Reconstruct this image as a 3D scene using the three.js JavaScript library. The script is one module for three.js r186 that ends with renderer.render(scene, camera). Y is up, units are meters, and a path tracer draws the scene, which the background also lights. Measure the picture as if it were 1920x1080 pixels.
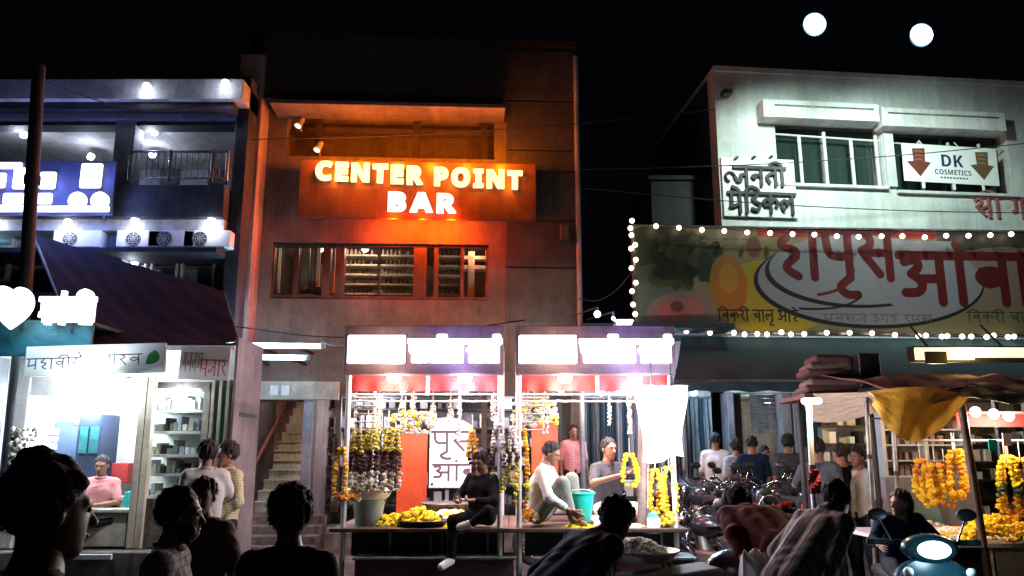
import * as THREE from 'three';
import { mergeGeometries } from 'three/addons/utils/BufferGeometryUtils.js';
import { RoundedBoxGeometry } from 'three/addons/geometries/RoundedBoxGeometry.js';
import { FontLoader } from 'three/addons/loaders/FontLoader.js';
import { TextGeometry } from 'three/addons/geometries/TextGeometry.js';

// ---------------------------------------------------------------- camera, sky, added street fill, exposure
const scene = new THREE.Scene();
const EYE = 1.65, FOC = 1500, PITCH = Math.atan(310 / FOC);
const camera = new THREE.PerspectiveCamera(2 * Math.atan(540 / FOC) * 180 / Math.PI, 1024 / 576, 0.1, 600);
camera.position.set(0, EYE, 0);
camera.rotation.x = PITCH;
const renderer = new THREE.WebGLRenderer({ antialias: true });
renderer.toneMapping = THREE.LinearToneMapping;
renderer.toneMappingExposure = 1;
renderer.shadowMap.enabled = true;
{
  const w = 64, h = 32, d = new Float32Array(w * h * 4);
  for (let y = 0; y < h; y++) for (let x = 0; x < w; x++) {
    const e = Math.max(0, Math.abs(y - h / 2 + 0.5) / (h / 2)), k = (y >= h / 2 ? 1 : 0.5) * (0.0006 + 0.0012 * Math.pow(1 - e, 4)), i = (y * w + x) * 4;
    d[i] = k * 0.8; d[i + 1] = k * 0.9; d[i + 2] = k * 1.5; d[i + 3] = 1;
  }
  const sky = new THREE.DataTexture(d, w, h, THREE.RGBAFormat, THREE.FloatType);
  sky.mapping = THREE.EquirectangularReflectionMapping; sky.magFilter = THREE.LinearFilter; sky.needsUpdate = true;
  scene.background = sky; scene.environment = sky;
}
const streetFill = new THREE.DirectionalLight(0xd8e0ff, 0.014);  // dim fill added for unseen street and shop lamps behind the camera
streetFill.position.set(-14, 22, 18); streetFill.castShadow = true;
Object.assign(streetFill.shadow.camera, { left: -25, right: 25, top: 25, bottom: -25, near: 1, far: 80 });
streetFill.shadow.radius = 6;
scene.add(streetFill);

// ---------------------------------------------------------------- helpers
let seed = 7;
const rnd = () => { seed = (seed * 1664525 + 1013904223) >>> 0; return seed / 4294967296; };
const rr = (a, b) => a + (b - a) * rnd();
const V = (x, y, z) => new THREE.Vector3(x, y, z);
const DEG = Math.PI / 180;
function ray(px, py) {
  const u = px - 960, v = 540 - py, c = Math.cos(PITCH), s = Math.sin(PITCH);
  return V(u, v * c + FOC * s, v * s - FOC * c);
}
function P(px, py, D) { const d = ray(px, py), t = D / -d.z; return V(d.x * t, EYE + d.y * t, -D); }   // point of the place seen at a pixel, D metres away
function frame(px, D, yaw = 0, rx = px, ry = 600) {                     // a facade: local x along it, y up, z towards the street
  const O = P(px, 850, D); O.y = 0;
  const n = V(Math.sin(yaw), 0, Math.cos(yaw)), ax = V(Math.cos(yaw), 0, -Math.sin(yaw));
  const hit = (x, y, off) => {
    const d = ray(x, y), o = O.clone().addScaledVector(n, off).sub(camera.position), t = o.dot(n) / d.dot(n);
    const p = d.multiplyScalar(t).add(camera.position).sub(O);
    return [p.dot(ax), p.y];
  };
  return { O, yaw, n, X: (x, off = 0) => hit(x, ry, off)[0], Y: (y, off = 0) => hit(rx, y, off)[1], hit,
    world: (x, y, z) => O.clone().addScaledVector(ax, x).addScaledVector(n, z).setY(y) };
}
const counts = {};
function numbered(n) { const k = counts[n] = (counts[n] ?? -1) + 1; return k ? n + '_' + String(k).padStart(3, '0') : n; }
function tag(o, label, category, group, kind) {
  o.name = numbered(o.name);
  if (label) o.userData.label = label;
  if (category) o.userData.category = category;
  if (group) o.userData.group = group;
  if (kind) o.userData.kind = kind;
  if (!o.parent) scene.add(o);
  return o;
}
function T(name, label, category, pos = [0, 0, 0], turn = 0, group) {
  const o = new THREE.Group(); o.name = name;
  if (pos.isVector3) o.position.copy(pos); else o.position.set(...pos);
  o.rotation.y = turn;
  return tag(o, label, category, group);
}
function copy(src, label, pos, turn, group) {
  const c = src.clone(); c.name = numbered(src.name.replace(/_\d{3}$/, '')); scene.add(c);
  c.userData = { ...src.userData }; if (label) c.userData.label = label; if (group) c.userData.group = group;
  if (pos) pos.isVector3 ? c.position.copy(pos) : c.position.set(...pos);
  if (turn !== undefined) c.rotation.set(0, turn, 0);
  return c;
}
function metreUV(g) {
  const p = g.attributes.position, n = g.attributes.normal, uv = new Float32Array(p.count * 2);
  for (let i = 0; i < p.count; i++) {
    const x = Math.abs(n.getX(i)), y = Math.abs(n.getY(i)), z = Math.abs(n.getZ(i));
    if (y >= x && y >= z) { uv[2 * i] = p.getX(i); uv[2 * i + 1] = p.getZ(i); }
    else if (x >= z) { uv[2 * i] = p.getZ(i); uv[2 * i + 1] = p.getY(i); }
    else { uv[2 * i] = p.getX(i); uv[2 * i + 1] = p.getY(i); }
  }
  g.setAttribute('uv', new THREE.BufferAttribute(uv, 2));
}
function merge(list) {
  if (!Array.isArray(list)) return list;
  if (list.length === 1) return list[0];
  const flat = list.map((g) => { const q = g.index ? g.toNonIndexed() : g; for (const k of Object.keys(q.attributes)) if (!['position', 'normal', 'uv'].includes(k)) q.deleteAttribute(k); if (!q.attributes.uv) q.setAttribute('uv', new THREE.BufferAttribute(new Float32Array(q.attributes.position.count * 2), 2)); return q; });
  return mergeGeometries(flat, false);
}
const SPLIT = new Set('side_wall post support bracket column rail jamb mullion recess_side window_frame shelf notice end_cap wall_bracket hanger tie weight foot pole shelf_board fork fascia_post sill hood_groove lamp_hanger'.split(' '));
function M(name, geos, mat, parent, label, kind) {
  if (Array.isArray(geos) && geos.length > 1 && SPLIT.has(name)) return geos.map((g) => M(name, g, mat, parent, label, kind))[0];
  const g = merge(geos);
  if (!g.userData.uvDone) { metreUV(g); g.userData.uvDone = true; }
  const m = new THREE.Mesh(g, mat); m.name = name; m.castShadow = m.receiveShadow = true;
  if (label) m.userData.label = label;
  if (kind) m.userData.kind = kind;
  if (parent) parent.add(m);
  return m;
}
const keepUV = (g) => { g.userData.uvDone = true; return g; };
function bx(x0, y0, z0, x1, y1, z1, r = 0) {
  const w = Math.abs(x1 - x0), h = Math.abs(y1 - y0), d = Math.abs(z1 - z0);
  const g = r ? new RoundedBoxGeometry(w, h, d, 2, Math.min(r, w / 2.1, h / 2.1, d / 2.1)) : new THREE.BoxGeometry(w, h, d);
  return g.translate((x0 + x1) / 2, (y0 + y1) / 2, (z0 + z1) / 2);
}
const cbx = (x, y, z, w, h, d, r) => bx(x - w / 2, y - h / 2, z - d / 2, x + w / 2, y + h / 2, z + d / 2, r);
const pb = (F, x0, y0, x1, y1, z0, z1, r) => bx(F.X(x0, z1), F.Y(y1, z1), z0, F.X(x1, z1), F.Y(y0, z1), z1, r);   // a box whose front face spans pixels x0..x1, y0..y1
function cyl(a, b, ra, rb = ra, seg = 10) {
  a = a.isVector3 ? a : V(...a); b = b.isVector3 ? b : V(...b);
  const d = b.clone().sub(a), g = new THREE.CylinderGeometry(rb, ra, d.length(), seg);
  g.applyQuaternion(new THREE.Quaternion().setFromUnitVectors(V(0, 1, 0), d.clone().normalize()));
  return g.translate(...a.clone().add(b).multiplyScalar(0.5).toArray());
}
const tube = (pts, r, n = 24, seg = 6) => new THREE.TubeGeometry(new THREE.CatmullRomCurve3(pts.map((p) => p.isVector3 ? p : V(...p))), n, r, seg);
const sph = (x, y, z, r, w = 12, h = 8) => new THREE.SphereGeometry(r, w, h).translate(x, y, z);
const lathe = (pts, seg = 24) => new THREE.LatheGeometry(pts.map((p) => new THREE.Vector2(...p)), seg);
function wallHoles(x0, y0, x1, y1, holes, z0, z1) {
  const s = new THREE.Shape(); s.moveTo(x0, y0); s.lineTo(x1, y0); s.lineTo(x1, y1); s.lineTo(x0, y1); s.closePath();
  for (const [a, b, c, d] of holes) { const h = new THREE.Path(); h.moveTo(a, b); h.lineTo(a, d); h.lineTo(c, d); h.lineTo(c, b); h.closePath(); s.holes.push(h); }
  return new THREE.ExtrudeGeometry(s, { depth: z1 - z0, bevelEnabled: false }).translate(0, 0, z0);
}
// a sheet with thickness from a grid of points f(u, v)
function sheet(f, nu, nv, thick = 0.008) {
  const pos = [], idx = [], uv = [];
  for (let j = 0; j <= nv; j++) for (let i = 0; i <= nu; i++) { const p = f(i / nu, j / nv); pos.push(p.x, p.y, p.z); uv.push(i / nu, j / nv); }
  const at = (i, j) => j * (nu + 1) + i;
  for (let j = 0; j < nv; j++) for (let i = 0; i < nu; i++) idx.push(at(i, j), at(i + 1, j), at(i + 1, j + 1), at(i, j), at(i + 1, j + 1), at(i, j + 1));
  const g = new THREE.BufferGeometry(); g.setAttribute('position', new THREE.Float32BufferAttribute(pos, 3)); g.setIndex(idx); g.computeVertexNormals();
  const n = g.attributes.normal, k = pos.length / 3, back = [];
  for (let i = 0; i < k; i++) back.push(pos[3 * i] - n.getX(i) * thick, pos[3 * i + 1] - n.getY(i) * thick, pos[3 * i + 2] - n.getZ(i) * thick);
  const all = [...idx];
  for (let t = 0; t < idx.length; t += 3) all.push(idx[t] + k, idx[t + 2] + k, idx[t + 1] + k);
  const rim = []; for (let i = 0; i < nu; i++) rim.push([at(i + 1, 0), at(i, 0)], [at(i, nv), at(i + 1, nv)]); for (let j = 0; j < nv; j++) rim.push([at(0, j), at(0, j + 1)], [at(nu, j + 1), at(nu, j)]);
  for (const [a, b] of rim) all.push(a, b, b + k, a, b + k, a + k);
  const o = new THREE.BufferGeometry();
  o.setAttribute('position', new THREE.Float32BufferAttribute([...pos, ...back], 3)); o.setAttribute('uv', new THREE.Float32BufferAttribute([...uv, ...uv], 2)); o.setIndex(all);
  const q = o.toNonIndexed(); q.computeVertexNormals();
  return keepUV(q);
}

// ---------------------------------------------------------------- textures and materials
function pnoise(size, cells, sd, cy = cells) {                                       // tileable value noise
  let s = sd; const r = () => { s = (s * 1664525 + 1013904223) >>> 0; return s / 4294967296; };
  const g = Float32Array.from({ length: cells * cy }, r), o = new Float32Array(size * size), sm = (t) => t * t * (3 - 2 * t);
  for (let y = 0; y < size; y++) for (let x = 0; x < size; x++) {
    const fx = x / size * cells, fy = y / size * cy, ix = fx | 0, iy = fy | 0, a = sm(fx - ix), b = sm(fy - iy), jx = (ix + 1) % cells, jy = (iy + 1) % cy;
    o[y * size + x] = (g[iy * cells + ix] * (1 - a) + g[iy * cells + jx] * a) * (1 - b) + (g[jy * cells + ix] * (1 - a) + g[jy * cells + jx] * a) * b;
  }
  return o;
}
function noiseTex(size, octaves, lo, hi, metres, sd, srgb = true, contrast = 1) {
  const o = new Float32Array(size * size); let tot = 0;
  for (const [c, a, cy] of octaves) { const n = pnoise(size, c, sd += 17, cy ?? c); for (let i = 0; i < o.length; i++) o[i] += n[i] * a; tot += a; }
  const d = new Uint8Array(size * size * 4);
  for (let i = 0; i < o.length; i++) { const v = Math.min(1, Math.max(0, 0.5 + (o[i] / tot - 0.5) * contrast)), k = Math.round(255 * (lo + (hi - lo) * v)); d[4 * i] = d[4 * i + 1] = d[4 * i + 2] = k; d[4 * i + 3] = 255; }
  const t = new THREE.DataTexture(d, size, size); t.wrapS = t.wrapT = THREE.RepeatWrapping; t.magFilter = THREE.LinearFilter; t.repeat.set(1 / metres, 1 / metres); t.needsUpdate = true;
  if (srgb) t.colorSpace = THREE.SRGBColorSpace;
  return t;
}
const TX = {
  plaster: noiseTex(1024, [[5, 3], [11, 2.4], [37, 1.6], [150, 1.4], [44, 1.5, 3], [110, 1.2, 6]], 0.55, 1, 4.3, 3, true, 1.7),
  paint: noiseTex(1024, [[4, 3], [11, 2], [37, 1.4], [150, 1.2], [40, 2.2, 3], [100, 1.4, 5]], 0.74, 1, 4.9, 203, true, 1.7),
  grime: noiseTex(512, [[4, 4], [9, 3], [23, 2.5], [90, 1.5], [40, 2, 4]], 0.35, 1, 2.3, 31, true, 1.9),
  cloth: noiseTex(256, [[4, 2], [13, 1], [64, 2], [128, 3]], 0.8, 1, 0.6, 51, true, 1.2),
  bump: noiseTex(256, [[8, 2], [31, 2], [128, 2]], 0, 1, 1.1, 77, false, 1.4),
  fold: noiseTex(256, [[5, 3], [11, 2], [29, 1]], 0, 1, 0.5, 97, false, 1.5),
};
function mat(name, rgb, o = {}) {
  const m = new THREE.MeshStandardMaterial({ roughness: o.rough ?? 0.75, metalness: o.metal ?? 0 });
  m.name = name; m.color.setRGB(...rgb);
  if (o.tx) m.map = TX[o.tx];
  if (o.bump) { m.bumpMap = TX[o.bumpTx ?? 'bump']; m.bumpScale = o.bump; }
  if (o.side) m.side = THREE.DoubleSide;
  return m;
}
function glow(name, rgb, k) { const m = new THREE.MeshStandardMaterial({ roughness: 0.5 }); m.name = name; m.color.setRGB(0.8, 0.8, 0.8); m.emissive.setRGB(...rgb); m.emissiveIntensity = k; return m; }
const C = {
  road: mat('asphalt', [0.055, 0.052, 0.05], { tx: 'grime', bump: 0.006, rough: 0.9 }),
  kerb: mat('kerb concrete', [0.24, 0.23, 0.21], { tx: 'grime', bump: 0.004 }),
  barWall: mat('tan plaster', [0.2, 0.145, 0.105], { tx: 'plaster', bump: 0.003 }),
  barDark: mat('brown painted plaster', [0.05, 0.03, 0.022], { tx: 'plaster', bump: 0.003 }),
  barClad: mat('grey brown cladding', [0.1, 0.088, 0.07], { tx: 'plaster', bump: 0.002, rough: 0.6 }),
  leftWall: mat('blue grey plaster', [0.26, 0.27, 0.33], { tx: 'plaster', bump: 0.003 }),
  leftDark: mat('dark painted concrete', [0.05, 0.05, 0.07], { tx: 'grime', bump: 0.003 }),
  leftPale: mat('pale fascia paint', [0.55, 0.55, 0.56], { tx: 'plaster', bump: 0.002 }),
  white: mat('white wall paint', [0.8, 0.82, 0.79], { tx: 'paint', bump: 0.003 }),
  whiteTrim: mat('white trim paint', [0.8, 0.82, 0.8], { tx: 'paint', bump: 0.002 }),
  cream: mat('cream paint', [0.62, 0.58, 0.46], { tx: 'plaster', bump: 0.002 }),
  greyPlaster: mat('grey lilac plaster', [0.42, 0.4, 0.43], { tx: 'plaster', bump: 0.003 }),
  pink: mat('pinkish plaster', [0.42, 0.29, 0.26], { tx: 'plaster', bump: 0.003 }),
  concrete: mat('concrete', [0.3, 0.28, 0.25], { tx: 'grime', bump: 0.003 }),
  dark: mat('near black paint', [0.018, 0.017, 0.02], { tx: 'grime', rough: 0.6 }),
  black: mat('black plastic', [0.012, 0.012, 0.013], { rough: 0.4 }),
  wood: mat('brown wood', [0.13, 0.07, 0.04], { tx: 'grime', rough: 0.55 }),
  steel: mat('galvanised steel', [0.5, 0.5, 0.52], { rough: 0.35, metal: 0.8, tx: 'grime' }),
  whiteSteel: mat('white painted steel', [0.75, 0.72, 0.7], { rough: 0.4, tx: 'plaster' }),
  chrome: mat('chrome', [0.7, 0.7, 0.72], { rough: 0.15, metal: 1 }),
  redCloth: mat('red cloth', [0.42, 0.03, 0.025], { tx: 'cloth', bump: 0.004, bumpTx: 'fold' }),
  orange: mat('orange red sheet', [0.75, 0.09, 0.02], { tx: 'plaster', rough: 0.5 }),
  tarp: (() => { const m = new THREE.MeshPhysicalMaterial({ map: TX.cloth, bumpMap: TX.fold, bumpScale: 0.01, roughness: 1, specularIntensity: 0.15 }); m.name = 'dark purple tarpaulin'; m.color.setRGB(0.018, 0.015, 0.028); return m; })(),
  teal: mat('teal sheet', [0.02, 0.16, 0.18], { tx: 'cloth', bump: 0.006, bumpTx: 'fold', rough: 0.55 }),
  tealDeep: mat('deep teal tarpaulin', [0.008, 0.036, 0.05], { tx: 'cloth', bump: 0.008, bumpTx: 'fold', rough: 0.9 }),
  yellowTarp: mat('ochre yellow tarpaulin', [0.55, 0.33, 0.03], { tx: 'cloth', bump: 0.008, bumpTx: 'fold', rough: 0.6 }),
  brownTarp: mat('brown red tarpaulin', [0.13, 0.035, 0.025], { tx: 'cloth', bump: 0.008, bumpTx: 'fold' }),
  beigeTarp: mat('beige sheet', [0.4, 0.31, 0.22], { tx: 'cloth', bump: 0.008, bumpTx: 'fold' }),
  shutter: mat('shutter steel', [0.4, 0.41, 0.42], { tx: 'grime', rough: 0.5, metal: 0.3 }),
  marigold: mat('yellow marigold petals', [0.75, 0.45, 0.01], { rough: 0.8 }),
  marigoldDeep: mat('orange marigold petals', [0.62, 0.25, 0.008], { rough: 0.8 }),
  lemon: mat('bright yellow petals', [0.85, 0.68, 0.01], { rough: 0.8 }),
  olive: mat('green yellow petals', [0.36, 0.33, 0.05], { rough: 0.8 }),
  darkPetal: mat('dark maroon petals', [0.05, 0.012, 0.012], { rough: 0.8 }),
  whitePetal: mat('white petals', [0.72, 0.7, 0.6], { rough: 0.8 }),
  leaf: mat('green leaves', [0.05, 0.1, 0.03], { rough: 0.7 }),
  thread: mat('white thread', [0.65, 0.6, 0.52], {}),
  turquoise: mat('turquoise plastic', [0.01, 0.5, 0.45], { rough: 0.35 }),
  whitePlastic: mat('white plastic', [0.78, 0.78, 0.78], { rough: 0.35 }),
  alu: mat('dull aluminium', [0.45, 0.44, 0.42], { rough: 0.45, metal: 0.7, tx: 'grime' }),
  brass: mat('dull basin metal', [0.22, 0.17, 0.14], { rough: 0.4, metal: 0.6, tx: 'grime' }),
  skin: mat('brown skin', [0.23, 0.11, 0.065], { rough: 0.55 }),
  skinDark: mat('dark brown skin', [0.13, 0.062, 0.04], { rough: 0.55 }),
  hair: mat('black hair', [0.006, 0.005, 0.005], { rough: 0.8, bump: 0.003, bumpTx: 'bump' }),
  eye: mat('eye', [0.02, 0.015, 0.012], { rough: 0.2 }),
  lip: mat('lips', [0.2, 0.07, 0.055], { rough: 0.5 }),
  rubber: mat('rubber', [0.015, 0.015, 0.016], { rough: 0.85 }),
  pole: mat('dark pole metal', [0.007, 0.007, 0.011], { rough: 0.6, tx: 'grime' }),
};
C.yellowTarp = new THREE.MeshPhysicalMaterial({ map: TX.cloth, bumpMap: TX.fold, bumpScale: 0.008, roughness: 0.9, transmission: 0.4, thickness: 0 }); C.yellowTarp.name = 'ochre yellow tarpaulin'; C.yellowTarp.color.setRGB(0.8, 0.54, 0.1);
const glass = new THREE.MeshPhysicalMaterial({ transmission: 1, thickness: 0, roughness: 0.03, ior: 1.45 }); glass.name = 'window glass'; glass.color.setRGB(0.9, 0.93, 0.92);
const darkGlass = new THREE.MeshPhysicalMaterial({ roughness: 0.08 }); darkGlass.name = 'dark window glass'; darkGlass.color.setRGB(0.02, 0.035, 0.03);
const L = {
  white: glow('white LED face', [1, 0.98, 1], 2.2), violet: glow('bluish LED face', [0.9, 0.92, 1], 2.4), lamp: glow('lamp lens', [1, 0.97, 0.95], 5), cool: glow('cool lamp lens', [0.75, 0.92, 1], 5),
  tube: glow('tube light', [0.75, 0.93, 1], 3.2), amber: glow('amber letter face', [1, 0.83, 0.36], 1.5), redwhite: glow('red white letter face', [1, 0.86, 0.84], 1.45), bulb: glow('fairy bulb', [1, 0.82, 0.6], 5),
  flood: glow('floodlight lens', [0.6, 0.92, 1], 9), yellow: glow('yellow light box', [1, 0.82, 0.42], 1.6), pinkLamp: glow('pinkish lamp lens', [1, 0.85, 0.88], 5), panel: glow('white LED panel', [0.97, 0.98, 1], 8),
};
function point(pos, color, cd, radius = 1) { const l = new THREE.PointLight(color, cd, 0, 2); l.position.copy(pos.isVector3 ? pos : V(...pos)); l.castShadow = true; l.shadow.radius = radius; scene.add(l); return l; }
function spot(pos, to, color, cd, angle, blend = 0.6, radius = 4) { const l = new THREE.SpotLight(color, cd, 0, angle * DEG, blend, 2); l.position.copy(pos); l.target.position.copy(to); l.castShadow = true; l.shadow.radius = radius; scene.add(l, l.target); return l; }

// ---------------------------------------------------------------- Devanagari lettering as strokes (headline at y = 1, foot at y = 0)
const GL = {
  aa: [.34, [[.17, 1], [.17, 0]]], ii: [.36, [[.17, 1], [.17, 0]], [[.17, 1], [.12, 1.2], [-.12, 1.32], [-.4, 1.22], [-.45, 1]]],
  i: [.34, [[.17, 0], [.17, 1]], [[.17, 1], [.25, 1.25], [.5, 1.32], [.75, 1.2], [.82, 1]]],
  u: [0, [[-.17, 0], [-.28, -.08], [-.42, -.2], [-.25, -.36], [-.05, -.34]]], e: [0, [[-.15, 1], [-.3, 1.2], [-.52, 1.3]]], am: [0, [[-.2, 1.24], [-.18, 1.24]]],
  pa: [.72, [[.1, 1], [.1, .58], [.22, .42], [.55, .44]], [[.55, 1], [.55, 0]]],
  sa: [.82, [[.1, .98], [.3, .86], [.3, .66], [.1, .56]], [[.1, .56], [.44, .08]], [[.24, .52], [.65, .52]], [[.65, 1], [.65, 0]]],
  ha: [.66, [[.34, 1], [.34, .82], [.18, .74], [.2, .6], [.46, .58], [.5, .42], [.3, .3], [.26, .16], [.5, .02]]],
  a: [.86, [[.08, .86], [.26, .94], [.34, .76], [.18, .6]], [[.18, .6], [.38, .46], [.32, .2], [.06, .2]], [[.36, .5], [.68, .5]], [[.68, 1], [.68, 0]]],
  ba: [.74, [[.57, .62], [.34, .74], [.1, .56], [.3, .36], [.57, .52]], [[.2, .66], [.46, .44]], [[.57, 1], [.57, 0]]],
  va: [.74, [[.57, .62], [.34, .74], [.1, .56], [.3, .36], [.57, .52]], [[.57, 1], [.57, 0]]],
  ka: [.92, [[.45, .6], [.26, .72], [.08, .55], [.24, .38], [.45, .54], [.64, .72], [.82, .56], [.74, .34]], [[.45, 1], [.45, 0]]],
  ra: [.5, [[.1, .98], [.34, .9], [.36, .7], [.12, .56]], [[.12, .56], [.42, .06]]],
  ma: [.74, [[.15, 1], [.15, .3]], [[.08, .32], [.22, .3], [.57, .44]], [[.57, 1], [.57, 0]]],
  ta: [.74, [[.57, .66], [.3, .66], [.12, .46], [.26, .16]], [[.57, 1], [.57, 0]]],
  na: [.74, [[.57, .56], [.24, .56], [.12, .48], [.24, .38]], [[.57, 1], [.57, 0]]],
  ja: [.78, [[.6, .56], [.32, .56], [.34, .3], [.16, .2], [.05, .38]], [[.6, 1], [.6, 0]]],
  la: [.82, [[.65, .56], [.5, .7], [.38, .42], [.28, .66], [.1, .58], [.1, .34], [.22, .16]], [[.65, 1], [.65, 0]]],
  cha: [.72, [[.08, .66], [.55, .66]], [[.22, .66], [.16, .42], [.34, .34], [.55, .48]], [[.57, 1], [.57, 0]]],
  ga: [.62, [[.18, 1], [.18, .4], [.06, .34]], [[.45, 1], [.45, 0]]],
  da: [.6, [[.34, 1], [.34, .82], [.14, .72], [.3, .56], [.5, .44], [.38, .14], [.1, .2]]],
  shra: [.76, [[.08, .82], [.26, .94], [.3, .7], [.12, .52]], [[.12, .52], [.42, .1]], [[.28, .42], [.6, .58]], [[.6, 1], [.6, 0]]],
};
function words(text) {                                                   // 'ha aa pa u sa / a am ba aa' -> strokes and width
  const out = []; let x = 0, head = 0;
  const closeHead = () => { if (x > head + 0.05) out.push([[head, 1], [x, 1]]); };
  for (const t of text.split(' ')) {
    if (t === '/') { closeHead(); x += 0.35; head = x; continue; }
    const [w, ...st] = GL[t];
    for (const s of st) out.push(s.map(([a, b]) => [a + x, b]));
    x += w;
  }
  closeHead();
  return { strokes: out, width: x };
}
function inkWords(c, text, x, y, w, h, thick, style) {                    // headline at y, foot at y + h
  const { strokes, width } = words(text); c.strokeStyle = style; c.lineWidth = thick; c.lineCap = 'round'; c.lineJoin = 'round';
  for (const s of strokes) {
    const q = s.map(([a, b]) => [x + a / width * w, y + (1 - b) * h]);
    c.beginPath(); c.moveTo(...q[0]);
    if (q.length === 2) c.lineTo(...q[1]);
    else { for (let i = 1; i < q.length - 1; i++) c.quadraticCurveTo(...q[i], (q[i][0] + q[i + 1][0]) / 2, (q[i][1] + q[i + 1][1]) / 2); c.lineTo(...q[q.length - 1]); }
    c.stroke();
  }
}
function strokeGeo(strokes, sx, sy, thick, depth) {                       // raised letters
  const gs = []; let k = 0;
  for (const s of strokes) {
    let pts = s.map(([a, b]) => new THREE.Vector2(a * sx, b * sy));
    if (pts.length > 2) pts = new THREE.SplineCurve(pts).getPoints(pts.length * 3);
    const l = [], r = [], h = thick / 2;
    pts.forEach((p, i) => {
      const d = pts[Math.min(i + 1, pts.length - 1)].clone().sub(pts[Math.max(i - 1, 0)]).normalize();
      const ext = i === 0 ? -h * 0.7 : i === pts.length - 1 ? h * 0.7 : 0, q = p.clone().addScaledVector(d, ext);
      l.push(new THREE.Vector2(q.x - d.y * h, q.y + d.x * h)); r.push(new THREE.Vector2(q.x + d.y * h, q.y - d.x * h));
    });
    const sh = new THREE.Shape([...r, ...l.reverse()]);
    gs.push(new THREE.ExtrudeGeometry(sh, { depth: depth + (k++ % 5) * 0.0016, bevelEnabled: false }));
  }
  return gs;
}
function canvasTex(w, h, draw) {
  const cv = document.createElement('canvas'); cv.width = w; cv.height = h; draw(cv.getContext('2d'), w, h);
  const t = new THREE.CanvasTexture(cv); t.colorSpace = THREE.SRGBColorSpace; t.anisotropy = 8; return t;
}
function printMat(name, tex, rough = 0.55) { const m = new THREE.MeshStandardMaterial({ map: tex, roughness: rough }); m.name = name; return m; }
function printPlane(w, h, x, y, z) { return keepUV(new THREE.PlaneGeometry(w, h).translate(x, y, z)); }
const font = await new FontLoader().loadAsync('fonts/droid/droid_sans_bold.typeface.json');
// ---------------------------------------------------------------- ground
tag(M('road', new THREE.PlaneGeometry(240, 240).rotateX(-Math.PI / 2), C.road), null, null, null, 'structure');
{
  const g = M('pavement', [bx(-16, 0.004, -13.2, 16, 0.14, -10.4, 0.02)], C.kerb); tag(g, null, null, null, 'structure');
}

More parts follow.
